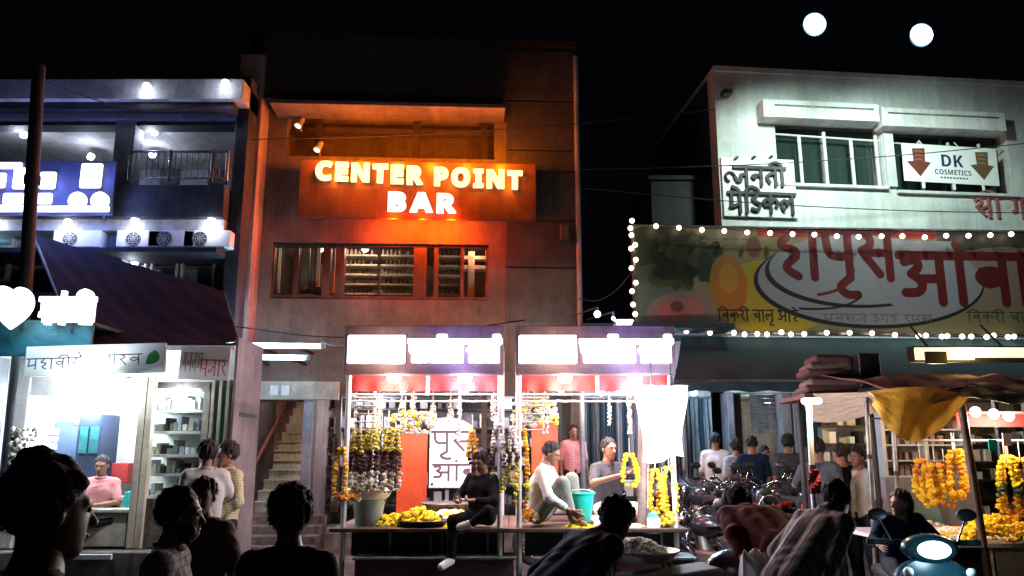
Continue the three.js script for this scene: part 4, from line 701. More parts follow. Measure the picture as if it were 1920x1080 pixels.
// ---------------------------------------------------------------- flower stalls
const SD = 8.4, S1 = frame(793, SD, 0, 793, 850), tableY = P(800, 990, SD).y, STALL2 = P(1119, 850, SD).x - S1.O.x;
{
  const X = (x, o = 0) => S1.X(x, o), Y = (y, o = 0) => S1.hit(793, y, o)[1];
  const st = T('flower_stall', 'flower stall with lit white sign, left of the two, with mango banner behind', 'stall', S1.O), w0 = X(640), w1 = X(945), zb = -1.7, top = Y(612);
  for (const [x, z] of [[w0 + 0.04, -0.05], [w1 - 0.04, -0.05], [w0 + 0.04, zb + 0.03], [w1 - 0.04, zb + 0.03]]) M('post', [cyl([x, 0, z], [x, top - 0.05, z], 0.028)], C.whiteSteel, st);
  M('roof', [bx(w0, top - 0.06, zb, w1, top, -0.12, 0.01)], C.dark, st);
  M('sign_box', [bx(w0, Y(702, 0.1), -0.1, w1, top, 0.08, 0.015)], mat('dark sign board', [0.2, 0.13, 0.16], { tx: 'plaster', rough: 0.4 }), st);
  M('lit_panel', [bx(X(643, 0.1), Y(682, 0.1), 0.082, X(755, 0.1), Y(628, 0.1), 0.12, 0.03)], L.white, st);
  const yb = Y(677, 0.1), yt = Y(640, 0.1);
  for (const [t, a, b] of [['pa va na ma', 763, 868], ['sa pa', 873, 938]]) { const q = words(t), xa = X(a, 0.1), xb = X(b, 0.1); M('letter', strokeGeo(q.strokes, (xb - xa) / q.width, yt - yb, 0.055, 0.04).map((g) => g.translate(xa, yb, 0.082)), L.violet, st); M('bloom_board', [bx(xa + 0.02, yb - 0.02, 0.081, xb - 0.01, yt, 0.115, 0.015)], L.violet, st); }  // glowing board added to imitate the bloom of the overexposed letters
  M('letter', [bx(X(814, 0.1), yt + 0.03, 0.082, X(836, 0.1), Y(626, 0.1), 0.125, 0.02), bx(X(922, 0.1), yt - 0.05, 0.082, X(939, 0.1), Y(626, 0.1), 0.124, 0.03)], L.violet, st);
  M('valance', [sheet((u, v) => V(w0 + 0.05 + (w1 - w0 - 0.1) * u, Y(703, -0.1) - v * 0.17, -0.13 + 0.02 * Math.sin(u * 40) * v), 60, 4, 0.008)], C.redCloth, st);
  M('ceiling_cloth', [sheet((u, v) => V(w0 + 0.03 + (w1 - w0 - 0.06) * u, top - 0.09 - 0.05 * Math.sin(v * Math.PI) - 0.02 * Math.sin(u * 9), -0.14 + (zb + 0.18) * v), 20, 14, 0.008)], C.redCloth, st);
  M('rail', [cyl([w0, Y(738), -0.1], [w1, Y(738), -0.1], 0.012), cyl([w0, Y(751), -0.1], [w1, Y(751), -0.1], 0.009)], C.whiteSteel, st);
  M('rail', [cyl([w0, Y(742), -0.9], [w1, Y(742), -0.9], 0.012), cyl([w0 + 0.04, Y(738), -0.05], [w0 + 0.04, Y(738), zb], 0.01), cyl([w1 - 0.04, Y(738), -0.05], [w1 - 0.04, Y(738), zb], 0.01)], C.whiteSteel, st);
  M('mid_post', [cyl([X(798), Y(740), -0.08], [X(798), Y(700), -0.08], 0.02)], C.whiteSteel, st);
  M('table_top', [bx(w0 - 0.08, tableY - 0.04, zb, w1 + 0.06, tableY, 0.06, 0.008)], C.wood, st);
  M('front_board', [bx(w0 + 0.1, 0.62, -0.25, w1, tableY - 0.045, -0.2)], C.dark, st);
  M('lower_ledge', [bx(w0 + 0.18, Y(1050, 0.12), -0.3, w1 + 0.12, Y(1045, 0.12), 0.14, 0.006)], C.alu, st);
  M('lower_board', [bx(w0 + 0.2, 0.02, -0.25, w1 + 0.1, Y(1050.5, 0.12), 0.1)], mat('maroon purple board', [0.12, 0.06, 0.09], { tx: 'plaster' }), st);
  for (const k of [0.3, 0.55, 0.62, 0.9]) M('slat', [cbx(w0 + (w1 - w0) * k, (0.6 + tableY) / 2, -0.17, 0.02, tableY - 0.68, 0.02)], C.steel, st);
  for (let i = 0; i < 5; i++) M('rack_tray', [bx(w0 + 0.07, Y(745 + i * 15, -0.3) - 0.01, -0.55, w0 + 0.3, Y(745 + i * 15, -0.3), -0.2)], C.whiteSteel, st);
  for (const [x, y, z] of [[735, 709, 0.0], [870, 709, 0.0], [752, 726, -0.7], [868, 728, -0.7]]) { const p = [X(x, z), Y(y, z), z]; M('lamp', [new THREE.SphereGeometry(0.075, 14, 8, 0, 7, Math.PI / 2, Math.PI / 2).scale(1, 0.7, 1).translate(...p), new THREE.CylinderGeometry(0.075, 0.075, 0.02, 14).translate(p[0], p[1] + 0.01, p[2])], L.pinkLamp, st); M('lamp_cap', [cyl([p[0], p[1] + 0.02, p[2]], [p[0], p[1] + 0.1, p[2]], 0.04, 0.02)], C.whitePlastic, st); }
  const s2 = copy(st, 'flower stall with lit white sign, right of the two, beside the blinding lamp', [S1.O.x + STALL2, 0, -SD], 0);
  for (const dx of [0, STALL2]) {
    for (const [x, y, z, cd, col] of [[735, 716, 0.06, 4, 0xffdcd0], [870, 716, 0.06, 4, 0xf2e0ff], [752, 736, -0.7, 14, 0xffe2d2], [868, 738, -0.7, 14, 0xffe4e6]]) point(S1.world(X(x, z) + dx, Y(y, z), z), col, cd, 3);
    point(S1.world(X(700, 0.3) + dx, Y(655, 0.3), 0.45), 0xffd2a0, 1.4, 5); point(S1.world(X(850, 0.3) + dx, Y(655, 0.3), 0.45), 0xa9a4ff, 1.4, 5);
  }
}
const stallPt = (px, py, back) => P(px, py, SD + back);
{ // panels and banners behind the stalls
  const panel = (label, x0, x1, y0, y1, D, m, name = 'orange_banner', cat = 'banner') => { const a = P(x0, y1, D), b = P(x1, y0, D), o = T(name, label, cat, V((a.x + b.x) / 2, a.y, -D)), w = b.x - a.x, h = b.y - a.y; M('cloth', [bx(-w / 2, 0, -0.02, w / 2, h, 0, 0.008)], m, o); M('edge', [bx(-w / 2 - 0.015, -0.02, -0.025, w / 2 + 0.015, 0, 0.012), bx(-w / 2 - 0.015, h, -0.025, w / 2 + 0.015, h + 0.015, 0.012)], C.whiteSteel, o); return [o, w, h]; };
  panel('tall orange red panel behind the left flower stall', 742, 802, 812, 965, 10.05, C.orange);
  panel('tall orange red panel behind the right flower stall beside the seated man', 997, 1046, 792, 930, 10.05, C.orange);
  const D = 10.0, a = P(804, 915, D), b = P(884, 778, D), o = T('mango_banner', 'pale arched banner with dark brush lettering behind the left stall', 'banner', V((a.x + b.x) / 2, a.y, -D)), w = b.x - a.x, h = b.y - a.y;
  const s = new THREE.Shape(); s.moveTo(-w / 2, 0); s.lineTo(w / 2, 0); s.lineTo(w / 2, h * 0.86); s.quadraticCurveTo(w * 0.1, h * 1.02, -w / 2, h * 0.93); s.closePath();
  M('board', [new THREE.ExtrudeGeometry(s, { depth: 0.03, bevelEnabled: false }).translate(0, 0, -0.034)], mat('pale grey board', [0.5, 0.5, 0.55]), o);
  M('print', [printPlane(w * 0.97, h * 0.8, 0, h * 0.41, 0.002)], printMat('brush lettering', canvasTex(512, 700, (c, cw, ch) => { c.fillStyle = '#cfc4d2'; c.fillRect(0, 0, cw, ch); inkWords(c, 'pa u sa', 20, 40, cw * 1.05, ch * 0.34, 34, '#2e2634'); inkWords(c, 'a aa am ba', 40, ch * 0.62, cw * 1.1, ch * 0.26, 30, '#3a2a38'); c.fillStyle = '#3a3440'; c.beginPath(); c.arc(30, ch * 0.95, 20, 0, 7); c.fill(); }), 0.6), o);
}
// garlands: flowers threaded on a loop
const petal = [0, 1, 2].map((k) => { const g = new THREE.IcosahedronGeometry(1, 2), p = g.attributes.position; for (let i = 0; i < p.count; i++) { const n = 0.72 + 0.42 * Math.abs(Math.sin(p.getX(i) * 8 + k) * Math.cos(p.getY(i) * 10 + k * 2) + 0.45 * Math.sin(p.getZ(i) * 13 + k)); p.setXYZ(i, p.getX(i) * n, p.getY(i) * n, p.getZ(i) * n); } g.computeVertexNormals(); return g; });
let gi = 0; const ALT = new Map([[C.marigold, C.marigoldDeep], [C.marigoldDeep, C.marigold], [C.lemon, C.marigold], [C.olive, C.lemon], [C.whitePetal, C.cream]]);
const flower = (x, y, z, r) => petal[gi++ % 3].clone().scale(r, r * 0.85, r).rotateY(gi * 1.7).translate(x, y, z);
function garlandGeo(len, wid, r, bands) {                                // bands: [share of the length, material]
  const per = new Map(); const n = Math.round(len / (r * 1.5));
  for (const s of [-1, 1]) for (let i = 0; i < n; i++) {
    const t = (i + 0.5) / n, x = s * wid * (0.35 + 0.65 * Math.sin(Math.min(1, t * 1.6) * 1.57)) * (t > 0.93 ? 0.5 : 1); let acc = 0, m = bands[bands.length - 1][1];
    for (const [share, mm] of bands) { acc += share; if (t < acc) { m = mm; break; } }
    if (rnd() < 0.28 && ALT.has(m)) m = ALT.get(m); if (!per.has(m)) per.set(m, []); per.get(m).push(flower(x + 0.006 * Math.sin(i * 3), -t * len, 0.02 * s + 0.008 * Math.cos(i * 5), r * (0.7 + 0.5 * rnd())));
  }
  return per;
}
function garland(label, px, y0, y1, back, wid, r, bands, group) {
  const a = P(px, y0, SD + back), b = P(px, y1, SD + back), o = T('garland', label, 'garland', a, rr(-0.5, 0.5), group), len = a.y - b.y;
  for (const [m, gs] of garlandGeo(len, wid, r, bands)) M(m === C.darkPetal ? 'dark_flowers' : m === C.whitePetal ? 'white_flowers' : 'yellow_flowers', gs, m, o, null, 'stuff');
  M('thread', [cyl([0, 0.16, 0], [0, -0.02, 0], 0.004), cyl([0, -0.02, 0], [-wid * 0.5, -0.07, 0], 0.004), cyl([0, -0.02, 0], [wid * 0.5, -0.07, 0], 0.004)], C.thread, o);
  return o;
}
{
  const A = [[0.4, C.olive], [0.27, C.darkPetal], [0.33, C.whitePetal]], Bn = [[1, C.marigold]], Cc = [[0.45, C.whitePetal], [0.2, C.darkPetal], [0.35, C.olive]], Dd = [[0.8, C.marigoldDeep], [0.2, C.darkPetal]];
  const rowLabel = (k) => `yellow green and maroon garland, ${k} in the row at the left stall`;
  const g1 = garland(rowLabel('leftmost'), 664, 800, 924, 0.12, 0.05, 0.028, A, 'garlands in a row at the left stall');
  [[677, 'second'], [690, 'third'], [703, 'fourth'], [716, 'fifth'], [729, 'sixth'], [742, 'rightmost']].forEach(([x, k]) => { const c = copy(g1, rowLabel(k), P(x, 802 + rr(-5, 5), SD + 0.12 + rr(-0.05, 0.06)), rr(-0.6, 0.6)); c.scale.set(1, rr(0.92, 1.06), 1); });
  // thin white flower strings hanging from the rails of both stalls
  let sg; const sl = ['left stall', 'right stall'];
  const nth = ['first', 'second', 'third', 'fourth', 'fifth', 'sixth', 'seventh', 'eighth'];
  [[668, 748, 0], [712, 742, 0], [775, 742, 0], [862, 742, 0], [926, 740, 0], [990, 744, 1], [1022, 742, 1], [1142, 744, 1], [1180, 742, 1]].forEach(([x, y, k], n) => {
    const lab = `thin white flower string, ${nth[n % 5]} from the left on the rail of the ${sl[k]}`, p = P(x, y + rr(-2, 4), SD + rr(0.12, 0.7));
    if (!sg) { sg = garland(lab, x, y, y + 60, 0.2, 0.012, 0.016, [[1, C.whitePetal]], 'white strings on the rails of the left stall'); sg.position.copy(p); }
    else { const c = copy(sg, lab, p, rr(0, 3), 'white strings on the rails of the ' + sl[k]); c.scale.set(1, rr(0.6, 1.5), 1); }
  });
  garland('golden garland at the outer left post of the left stall', 640, 838, 935, 0.02, 0.05, 0.026, Bn); garland('short dark garland above the golden one at the outer left post', 627, 812, 862, 0.06, 0.03, 0.022, [[0.7, C.darkPetal], [0.3, C.whitePetal]]);
  garland('thick orange brown garland right of the mango banner', 886, 806, 872, 0.1, 0.055, 0.026, Dd); garland('long thin dark garland hanging over the dark clothed seller', 905, 872, 925, 0.2, 0.04, 0.022, [[1, C.darkPetal]]);
  garland('tall white garland with a dark middle at the right post of the left stall', 934, 794, 925, 0.03, 0.06, 0.024, Cc);
  garland('long golden garland at the left post of the right stall', 978, 802, 952, 0.05, 0.055, 0.027, [[0.3, C.marigold], [0.35, C.marigoldDeep], [0.35, C.olive]]); garland('white and green garland just inside the left post of the right stall', 962, 798, 905, 0.0, 0.04, 0.023, Cc);
  garland('bright yellow garland that the standing man reaches for', 1180, 850, 914, 0.14, 0.075, 0.03, [[1, C.lemon]]);
  garland('golden garland left in the pair under the blinding lamp', 1228, 878, 965, 0.1, 0.06, 0.028, Bn); garland('golden garland right in the pair under the blinding lamp', 1254, 874, 968, 0.06, 0.06, 0.028, Bn);
  garland('golden garland under the lamp hanging lowest beside the plastic jar', 1241, 905, 990, 0.2, 0.05, 0.027, [[1, C.marigoldDeep]]);
  for (const [x, y0, y1, l] of [[812, 760, 800, 'thin white flower string behind the mid post of the left stall'], [845, 762, 790, 'short white flower string left of the bulb in the left stall'], [760, 770, 812, 'white flower string in front of the left orange panel']]) garland(l, x, y0, y1, 0.3, 0.02, 0.018, [[1, C.whitePetal]]);
  // bunch of pale blossoms hanging in the middle of each stall
  for (const [x, y, l] of [[770, 790, 'cluster of pale yellow blossoms hanging in the left stall'], [1002, 776, 'cluster of pale blossoms hanging at the left of the right stall']]) {
    const p = P(x, y, SD + 0.5), o = T('blossom_cluster', l, 'flowers', p), gs = [], g2 = []; for (let i = 0; i < 80; i++) { const q = [rr(-0.24, 0.24), rr(-0.13, 0.12), rr(-0.1, 0.1)]; (i % 4 ? gs : g2).push(flower(...q, rr(0.02, 0.035))); }
    M('white_flowers', gs, C.whitePetal, o); M('yellow_flowers', g2, C.lemon, o); M('thread', [cyl([0, 0.1, 0], [0, 0.3, 0], 0.004), cyl([-0.15, 0.05, 0], [-0.1, 0.3, 0], 0.004)], C.thread, o);
  }
}
function heap(label, px, py, D, w, h, m, group, n = 110, m2) {
  const p = P(px, py, D), o = T('flower_heap', label, 'flowers', p, 0, group), gs = [], g2 = [];
  for (let i = 0; i < n; i++) { const a = rnd() * 6.283, q = Math.sqrt(rnd()), y = h * Math.pow(1 - q * q, 0.8); (m2 && i % 3 === 0 ? g2 : gs).push(flower(Math.cos(a) * q * w, y * rr(0.7, 1) + 0.01, Math.sin(a) * q * w * 0.7, rr(0.022, 0.034))); }
  M('blossoms', gs, m, o); if (g2.length) M('other_blossoms', g2, m2, o);
  return o;
}
function basin(label, px, py, D, r, h, m) {
  const p = P(px, py, D), o = T('basin', label, 'basin', p);
  M('bowl', [lathe([[0.001, 0], [r * 0.6, 0], [r * 0.82, h * 0.3], [r * 0.97, h * 0.85], [r, h], [r * 1.04, h], [r * 1.03, h * 0.93], [r * 0.98, h * 0.9], [r * 0.93, h * 0.82], [r * 0.78, h * 0.34], [r * 0.56, h * 0.08], [0.001, h * 0.08]], 32)], m, o); M('rim', [new THREE.TorusGeometry(r * 1.03, 0.008, 6, 32).rotateX(Math.PI / 2).translate(0, h, 0)], m, o); return o;
}
{
  heap('loose heap of bright yellow flowers on a cloth left of the brown basin', 736, 992, 8.75, 0.22, 0.14, C.lemon, null, 150);
  basin('brown metal basin heaped with yellow flowers on the left stall', 792, 1000, 8.62, 0.25, 0.13, C.brass); heap('mound of yellow flowers in the brown basin', 785, 982, 8.62, 0.22, 0.15, C.lemon, null, 150);
  heap('white and pale flowers spread behind the brown basin', 845, 974, 9.2, 0.26, 0.09, C.whitePetal, null, 120, C.lemon);
  heap('small pile of yellow green flowers beside the hanging leg', 848, 998, 8.5, 0.1, 0.07, C.lemon, null, 60, C.olive);
  { const p = P(690, 992, 8.75), o = T('bucket', 'dull green metal bucket carrying a white basin on the left stall', 'bucket', p); M('body', [lathe([[0.001, 0], [0.13, 0], [0.17, 0.3], [0.18, 0.3], [0.18, 0.31], [0.165, 0.31], [0.125, 0.01], [0.001, 0.01]], 28)], mat('grey green enamel', [0.25, 0.31, 0.27], { rough: 0.4 }), o); M('handle', [new THREE.TorusGeometry(0.17, 0.006, 6, 24, Math.PI).rotateX(-0.3).translate(0, 0.28, 0.02)], C.steel, o); }
  basin('white enamel basin standing on the green bucket', 692, 938, 8.75, 0.25, 0.11, C.whitePlastic); heap('green leaves and stems in the white basin on the bucket', 692, 924, 8.75, 0.2, 0.05, C.leaf, null, 50, C.olive);
  heap('bunch of dry gold flowers at the left end of the left stall', 650, 938, 8.5, 0.13, 0.07, C.marigoldDeep, null, 60, C.whitePetal);
  basin('shallow grey tray with pale flowers behind the brown basin', 840, 960, 9.5, 0.3, 0.1, C.alu);
  { const p = P(1090, 978, 8.75), o = T('bucket', 'turquoise plastic bucket between the two sellers of the right stall', 'bucket', p); M('body', [lathe([[0.001, 0], [0.1, 0], [0.138, 0.28], [0.15, 0.28], [0.15, 0.3], [0.132, 0.3], [0.096, 0.01], [0.001, 0.01]], 30)], C.turquoise, o); M('rim', [new THREE.TorusGeometry(0.146, 0.009, 6, 30).rotateX(Math.PI / 2).translate(0, 0.29, 0)], C.turquoise, o); M('handle', [new THREE.TorusGeometry(0.146, 0.005, 6, 24, Math.PI).rotateX(1.2).translate(0, 0.28, 0)], C.whitePlastic, o); }
  heap('flat heap of yellow petals below the turquoise bucket', 1086, 998, 8.5, 0.17, 0.07, C.lemon, null, 110);
  heap('heap of golden flowers at the feet of the man in white', 992, 980, 8.55, 0.1, 0.12, C.marigoldDeep, null, 60, C.whitePetal);
  heap('scattered white flowers in front of the plastic jar', 1190, 998, 8.55, 0.15, 0.06, C.whitePetal, null, 80, C.marigold); heap('gold flowers in the corner of the right stall table', 1255, 985, 8.5, 0.1, 0.12, C.marigold, null, 70, C.olive);
  { const p = P(1226, 1000, 8.5), o = T('jar', 'white plastic jar with a blue lid at the right end of the stall', 'jar', p); M('body', [lathe([[0.001, 0], [0.065, 0], [0.07, 0.02], [0.07, 0.13], [0.055, 0.16], [0.001, 0.16]], 20)], C.whitePlastic, o); M('lid', [cyl([0, 0.16, 0], [0, 0.2, 0], 0.06, 0.055, 20)], mat('blue plastic', [0.1, 0.4, 0.7], { rough: 0.4 }), o); }
  for (const [px, py, D, w, h, l] of [[1058, 962, 9.3, 0.22, 0.24, 'slumped white sack behind the turquoise bucket'], [1122, 990, 8.9, 0.25, 0.12, 'white plastic bag lying right of the turquoise bucket'], [1168, 975, 9.2, 0.3, 0.2, 'tall heap of white cloth bags under the yellow garland']]) {
    const o = T('sack', l, 'sack', P(px, py, D)), g = new THREE.IcosahedronGeometry(1, 5), p = g.attributes.position; for (let i = 0; i < p.count; i++) { const x = p.getX(i), y = p.getY(i), z = p.getZ(i), n = 1 + 0.12 * Math.sin(x * 6 + y * 5 + px) + 0.07 * Math.sin(y * 14 + z * 11) + 0.05 * Math.sin(x * 19 - z * 15); p.setXYZ(i, x * n * w, Math.max(0, (y * n + 0.75) * h / 1.75), z * n * w * 0.7); } g.computeVertexNormals(); M('cloth', [g], C.whitePlastic, o); M('knot', [flower(0.02, h * 1.02, 0, 0.035)], C.whitePlastic, o);
  }
  // the blinding lamp
  const p = P(1246, 866, 8.25), q = P(1246, 722, 8.25), o = T('bulb_cluster_lamp', 'blinding lamp cluster before an added white glare sheet at the right stall', 'lamp', p), h = q.y - p.y;
  M('glare_sheet', [sheet((u, v) => { const x = (u - 0.5) * (0.5 + 0.05 * Math.sin(v * 5 + 1) - 0.08 * v * v), y = h * (1 - v * (0.97 + 0.05 * Math.sin(u * 5 + 0.5))); return V(x, y, -0.06 + 0.05 * Math.sin(u * 9 + v * 4)); }, 30, 24, 0.006)], C.whitePlastic, o); M('sheet_rail', [cyl([-0.3, h, -0.05], [0.3, h, -0.05], 0.012)], C.steel, o); M('lens', [sph(-0.1, h * 0.62, 0.1, 0.085, 20, 14), sph(0.08, h * 0.68, 0.1, 0.085, 20, 14), sph(0.0, h * 0.42, 0.12, 0.085, 20, 14)], L.panel, o); M('holder', [cyl([-0.1, h * 0.62 + 0.07, 0.1], [-0.1, h, -0.02], 0.02), cyl([0.08, h * 0.68 + 0.07, 0.1], [0.08, h, -0.02], 0.02), cyl([0, h * 0.42 + 0.07, 0.12], [0, h, -0.02], 0.012)], C.whitePlastic, o); if (false) M('lens', [bx(-0.24 + i * 0.161, 0.01, -0.004, -0.081 + i * 0.161, h - 0.01 - 0.05 * (i === 1 ? 0 : 1), 0.1, 0.045)], L.panel, o); M('hanger', [cyl([-0.1, h, -0.03], [-0.1, h + 0.25, -0.03], 0.006), cyl([0.1, h, -0.03], [0.1, h + 0.25, -0.03], 0.006)], C.dark, o);  // white sheet added to spread the glare of the bulbs into a blob
  spot(p.clone().add(V(0, h / 2, 0.06)), p.clone().add(V(0.4, -1, 3)), 0xe6f2ff, 12, 80, 0.8, 10); point(p.clone().add(V(0, -0.1, 0.1)), 0xf0f4ff, 3, 6); point(p.clone().add(V(0, h / 2, 0.3)), 0xdcecff, 9, 8);
  { const a = P(1206, 700, SD + 0.2), b = P(1204, 992, SD + 0.2), o2 = T('prop_post', 'thick pinkish post inside the right stall left of the blinding lamp', 'post', V(b.x, tableY, b.z)); M('shaft', [cyl([0, 0, 0], [a.x - b.x, a.y - b.y, 0], 0.05, 0.045, 12)], C.pink, o2); M('foot', [cyl([0, 0, 0], [0, 0.03, 0], 0.08)], C.pink, o2); }
}
{ // small lamps right of the bar wall
  for (const [x, y, D, l] of [[1120, 589, 11.5, 'small round white lamp at the right corner of the bar wall'], [1150, 597, 11.6, 'tiny white lamp between the bar wall and the fairy lights']]) { const o = T('wall_lamp', l, 'lamp', P(x, y, D)); M('bulb', [sph(0, 0, 0, x < 1130 ? 0.05 : 0.028)], L.lamp, o); M('holder', [cyl([0, 0.03, 0], [0, 0.1, 0], 0.02), cyl([0, 0.1, 0], [-0.3, 0.14, -1], 0.01)], C.dark, o); point(o.position.clone().add(V(0, 0, 0.12)), 0xdfe0ff, 0.5, 3); }
  const o = T('tube_light', 'short white tube light above the right stall sign', 'tube light', P(1170, 606, 10.5)); M('tube', [cyl([-0.1, 0, 0], [0.1, 0, 0], 0.022)], L.lamp, o); M('batten', [bx(-0.13, 0.02, -0.06, 0.13, 0.05, 0.02), cyl([0, 0.03, -0.03], [-0.3, 0.1, -2], 0.01)], C.whiteSteel, o); point(o.position.clone().add(V(0, -0.05, 0.08)), 0xd8d6ff, 1.2, 3);
}
// ---------------------------------------------------------------- right hand stall
{
  const D = 7.6, R = frame(1850, D, 0, 1850, 850), X = (x, o = 0) => R.X(x, o), Y = (y, o = 0) => R.hit(1850, y, o)[1], O = R.O;
  const o = T('garland_stall', 'flower stall at the right edge with brown canopy and white table front', 'stall', O), x0 = X(1700), x1 = X(2010), zb = -1.6, tt = Y(1018);
  M('canopy', [sheet((u, v) => V(x0 - 0.1 + (x1 - x0 + 0.2) * u, Y(676) + 0.02 - v * (Y(676) - Y(738)) - (0.03 * Math.sin(u * 13) + 0.02 * Math.sin(u * 37 + v * 9)) * v - 0.05 * Math.sin(v * 3.14 * 3) * Math.sin(u * 9), zb - 0.1 + (1.9 - zb * 0) * v + 0.02 * Math.sin(u * 31 + v * 5)), 90, 40, 0.012)], C.brownTarp, o);
  M('canopy_edge', [sheet((u, v) => V(x0 - 0.1 + (x1 - x0 + 0.2) * u, Y(738) + 0.02 - v * 0.1 - 0.03 * Math.sin(u * 13), 0.2 + 0.02 * Math.sin(u * 40) * v), 60, 3, 0.01)], C.beigeTarp, o);
  M('ceiling_cloth', [sheet((u, v) => V(X(1740) + (x1 - X(1740)) * u, Y(772, -0.3) - 0.04 * Math.sin(v * 3.1), -0.15 + (zb + 0.2) * v), 10, 8, 0.008)], C.redCloth, o);
  M('valance', [bx(X(1850), Y(800, -0.4), -0.46, x1, Y(770, -0.4), -0.44)], C.redCloth, o);
  for (const [x, z] of [[1828, 0.02], [1828, zb], [2000, 0.02], [2000, zb]]) M('post', [cyl([X(x, z) + 0.02, 0, z], [X(x, z) - 0.08, Y(740, z) + 0.02, z], 0.035)], C.wood, o);
  M('table_top', [bx(X(1690), tt - 0.04, zb, x1, tt, 0.05, 0.008)], C.whitePlastic, o);
  M('table_front', [bx(X(1842), 0.05, -0.02, x1, tt - 0.045, 0.03)], C.cream, o); M('table_front', [bx(X(1690), 0.05, -0.05, X(1832), tt - 0.045, 0.0)], C.dark, o);
  M('rail', [cyl([X(1740), Y(826, -0.3), -0.3], [x1, Y(826, -0.3), -0.3], 0.012)], C.whiteSteel, o);
  for (const [x, y, z] of [[1838, 772, -0.2], [1872, 776, -0.3], [1900, 780, -0.3]]) { M('lamp', [sph(X(x, z), Y(y, z), z, 0.05)], L.pinkLamp, o); point(R.world(X(x, z), Y(y, z) - 0.1, z + 0.06), 0xffdcc4, 1.6, 3); }
  M('pennant', [bx(X(1856, -0.1), Y(845, -0.1), -0.11, X(1872, -0.1), Y(824, -0.1), -0.1)], C.turquoise, o); M('pennant', [bx(X(1884, -0.1), Y(836, -0.1), -0.11, X(1900, -0.1), Y(812, -0.1), -0.1)], C.whitePlastic, o);
  const Bn = [[1, C.marigold]];
  const gg = (l, x, y0, y1, b, w, m = Bn) => garland(l, x, y0, y1, D - SD + b, w, 0.034, m);
  const multi = (src, n, lab, dx) => { for (let i = 0; i < n; i++) copy(src, lab + ', ' + ['one step behind', 'two steps behind'][i], src.position.clone().add(V(dx * (i + 1), rr(-0.05, 0.05), -0.07 * (i + 1))), rr(-0.6, 0.6)); };
  const ga = gg('golden garland nearest the yellow tarpaulin in the right hand stall', 1752, 868, 945, 0.5, 0.06); const gb = gg('tall golden garland beside the dark post of the right hand stall', 1786, 842, 930, 0.45, 0.06); gg('golden garland between its two neighbours left of the dark post', 1770, 872, 952, 0.6, 0.05, [[1, C.marigoldDeep]]);
  const gc = gg('large yellow garland over the flower heap at the right edge', 1884, 862, 975, 0.2, 0.08, [[0.5, C.lemon], [0.15, C.leaf], [0.35, C.marigold]]);  gg('outermost yellow garland cut by the right edge of the view', 1912, 858, 970, 0.25, 0.07, [[0.5, C.lemon], [0.15, C.leaf], [0.35, C.marigold]]);
  multi(ga, 2, 'golden garland hung behind the one nearest the yellow tarpaulin', -0.035); multi(gb, 2, 'golden garland hung behind the tall one beside the dark post', 0.05); multi(gc, 2, 'yellow garland hung behind the large one over the flower heap', 0.06);
  heap('wide heap of orange yellow flowers on the white table at the right edge', 1872, 1010, 7.75, 0.34, 0.2, C.marigold, null, 240, C.lemon); heap('pale flowers spread on the table left of the dark post', 1790, 1008, 7.9, 0.2, 0.08, C.whitePetal, null, 110, C.marigold);
  heap('white flowers and bags behind the scooter headlight', 1740, 1000, 8.2, 0.2, 0.1, C.whitePetal, null, 90);
  { const p = P(1705, 990, 8.6), t = T('crate', 'green crate lid tilted behind the woman on the scooter', 'crate', V(p.x, 0, p.z)); M('box', [bx(-0.2, 0, -0.15, 0.26, p.y, 0.15, 0.02)], C.dark, t); M('lid', [new RoundedBoxGeometry(0.5, 0.24, 0.03, 2, 0.01).rotateX(-0.5).rotateZ(-0.08).translate(0.05, p.y + 0.11, 0.1)], mat('green plastic lid', [0.02, 0.13, 0.08], { rough: 0.5 }), t); }
  // sagging yellow tarpaulin and beige one to its left
  const ta = P(1628, 736, 7.4), tb = P(1808, 734, 7.3);
  const y = T('yellow_tarpaulin', 'sagging ochre yellow tarpaulin between the poles of the right hand stall', 'tarpaulin');
  M('sheet', [sheet((u, v) => { const p = ta.clone().lerp(tb, u); const d = 0.46 * Math.pow(Math.sin(Math.PI * Math.min(1, Math.max(0, 0.04 + u * 0.94))), 0.8) * (u < 0.62 ? 1 : 1); p.y += 0.04 * Math.sin(u * 3.1); p.y -= v * (0.02 + d); p.z += 0.12 * Math.sin(v * 2.6 + u * 4) + 0.02 * Math.sin(u * 26) * v; return p; }, 40, 20, 0.01)], C.yellowTarp, y);
  const z = T('beige_tarpaulin', 'beige sheet stretched left of the yellow tarpaulin', 'tarpaulin'), za = P(1500, 738, 9.2), zc = P(1640, 735, 8.2), zd = P(1648, 770, 8.3), ze = P(1520, 790, 9.3);
  M('sheet', [sheet((u, v) => { const p = za.clone().lerp(zc, u).lerp(ze.clone().lerp(zd, u), v); p.y -= 0.05 * Math.sin(u * 3.1) * v; p.z += 0.03 * Math.sin(u * 15) * v; return p; }, 24, 10, 0.01)], C.beigeTarp, z);
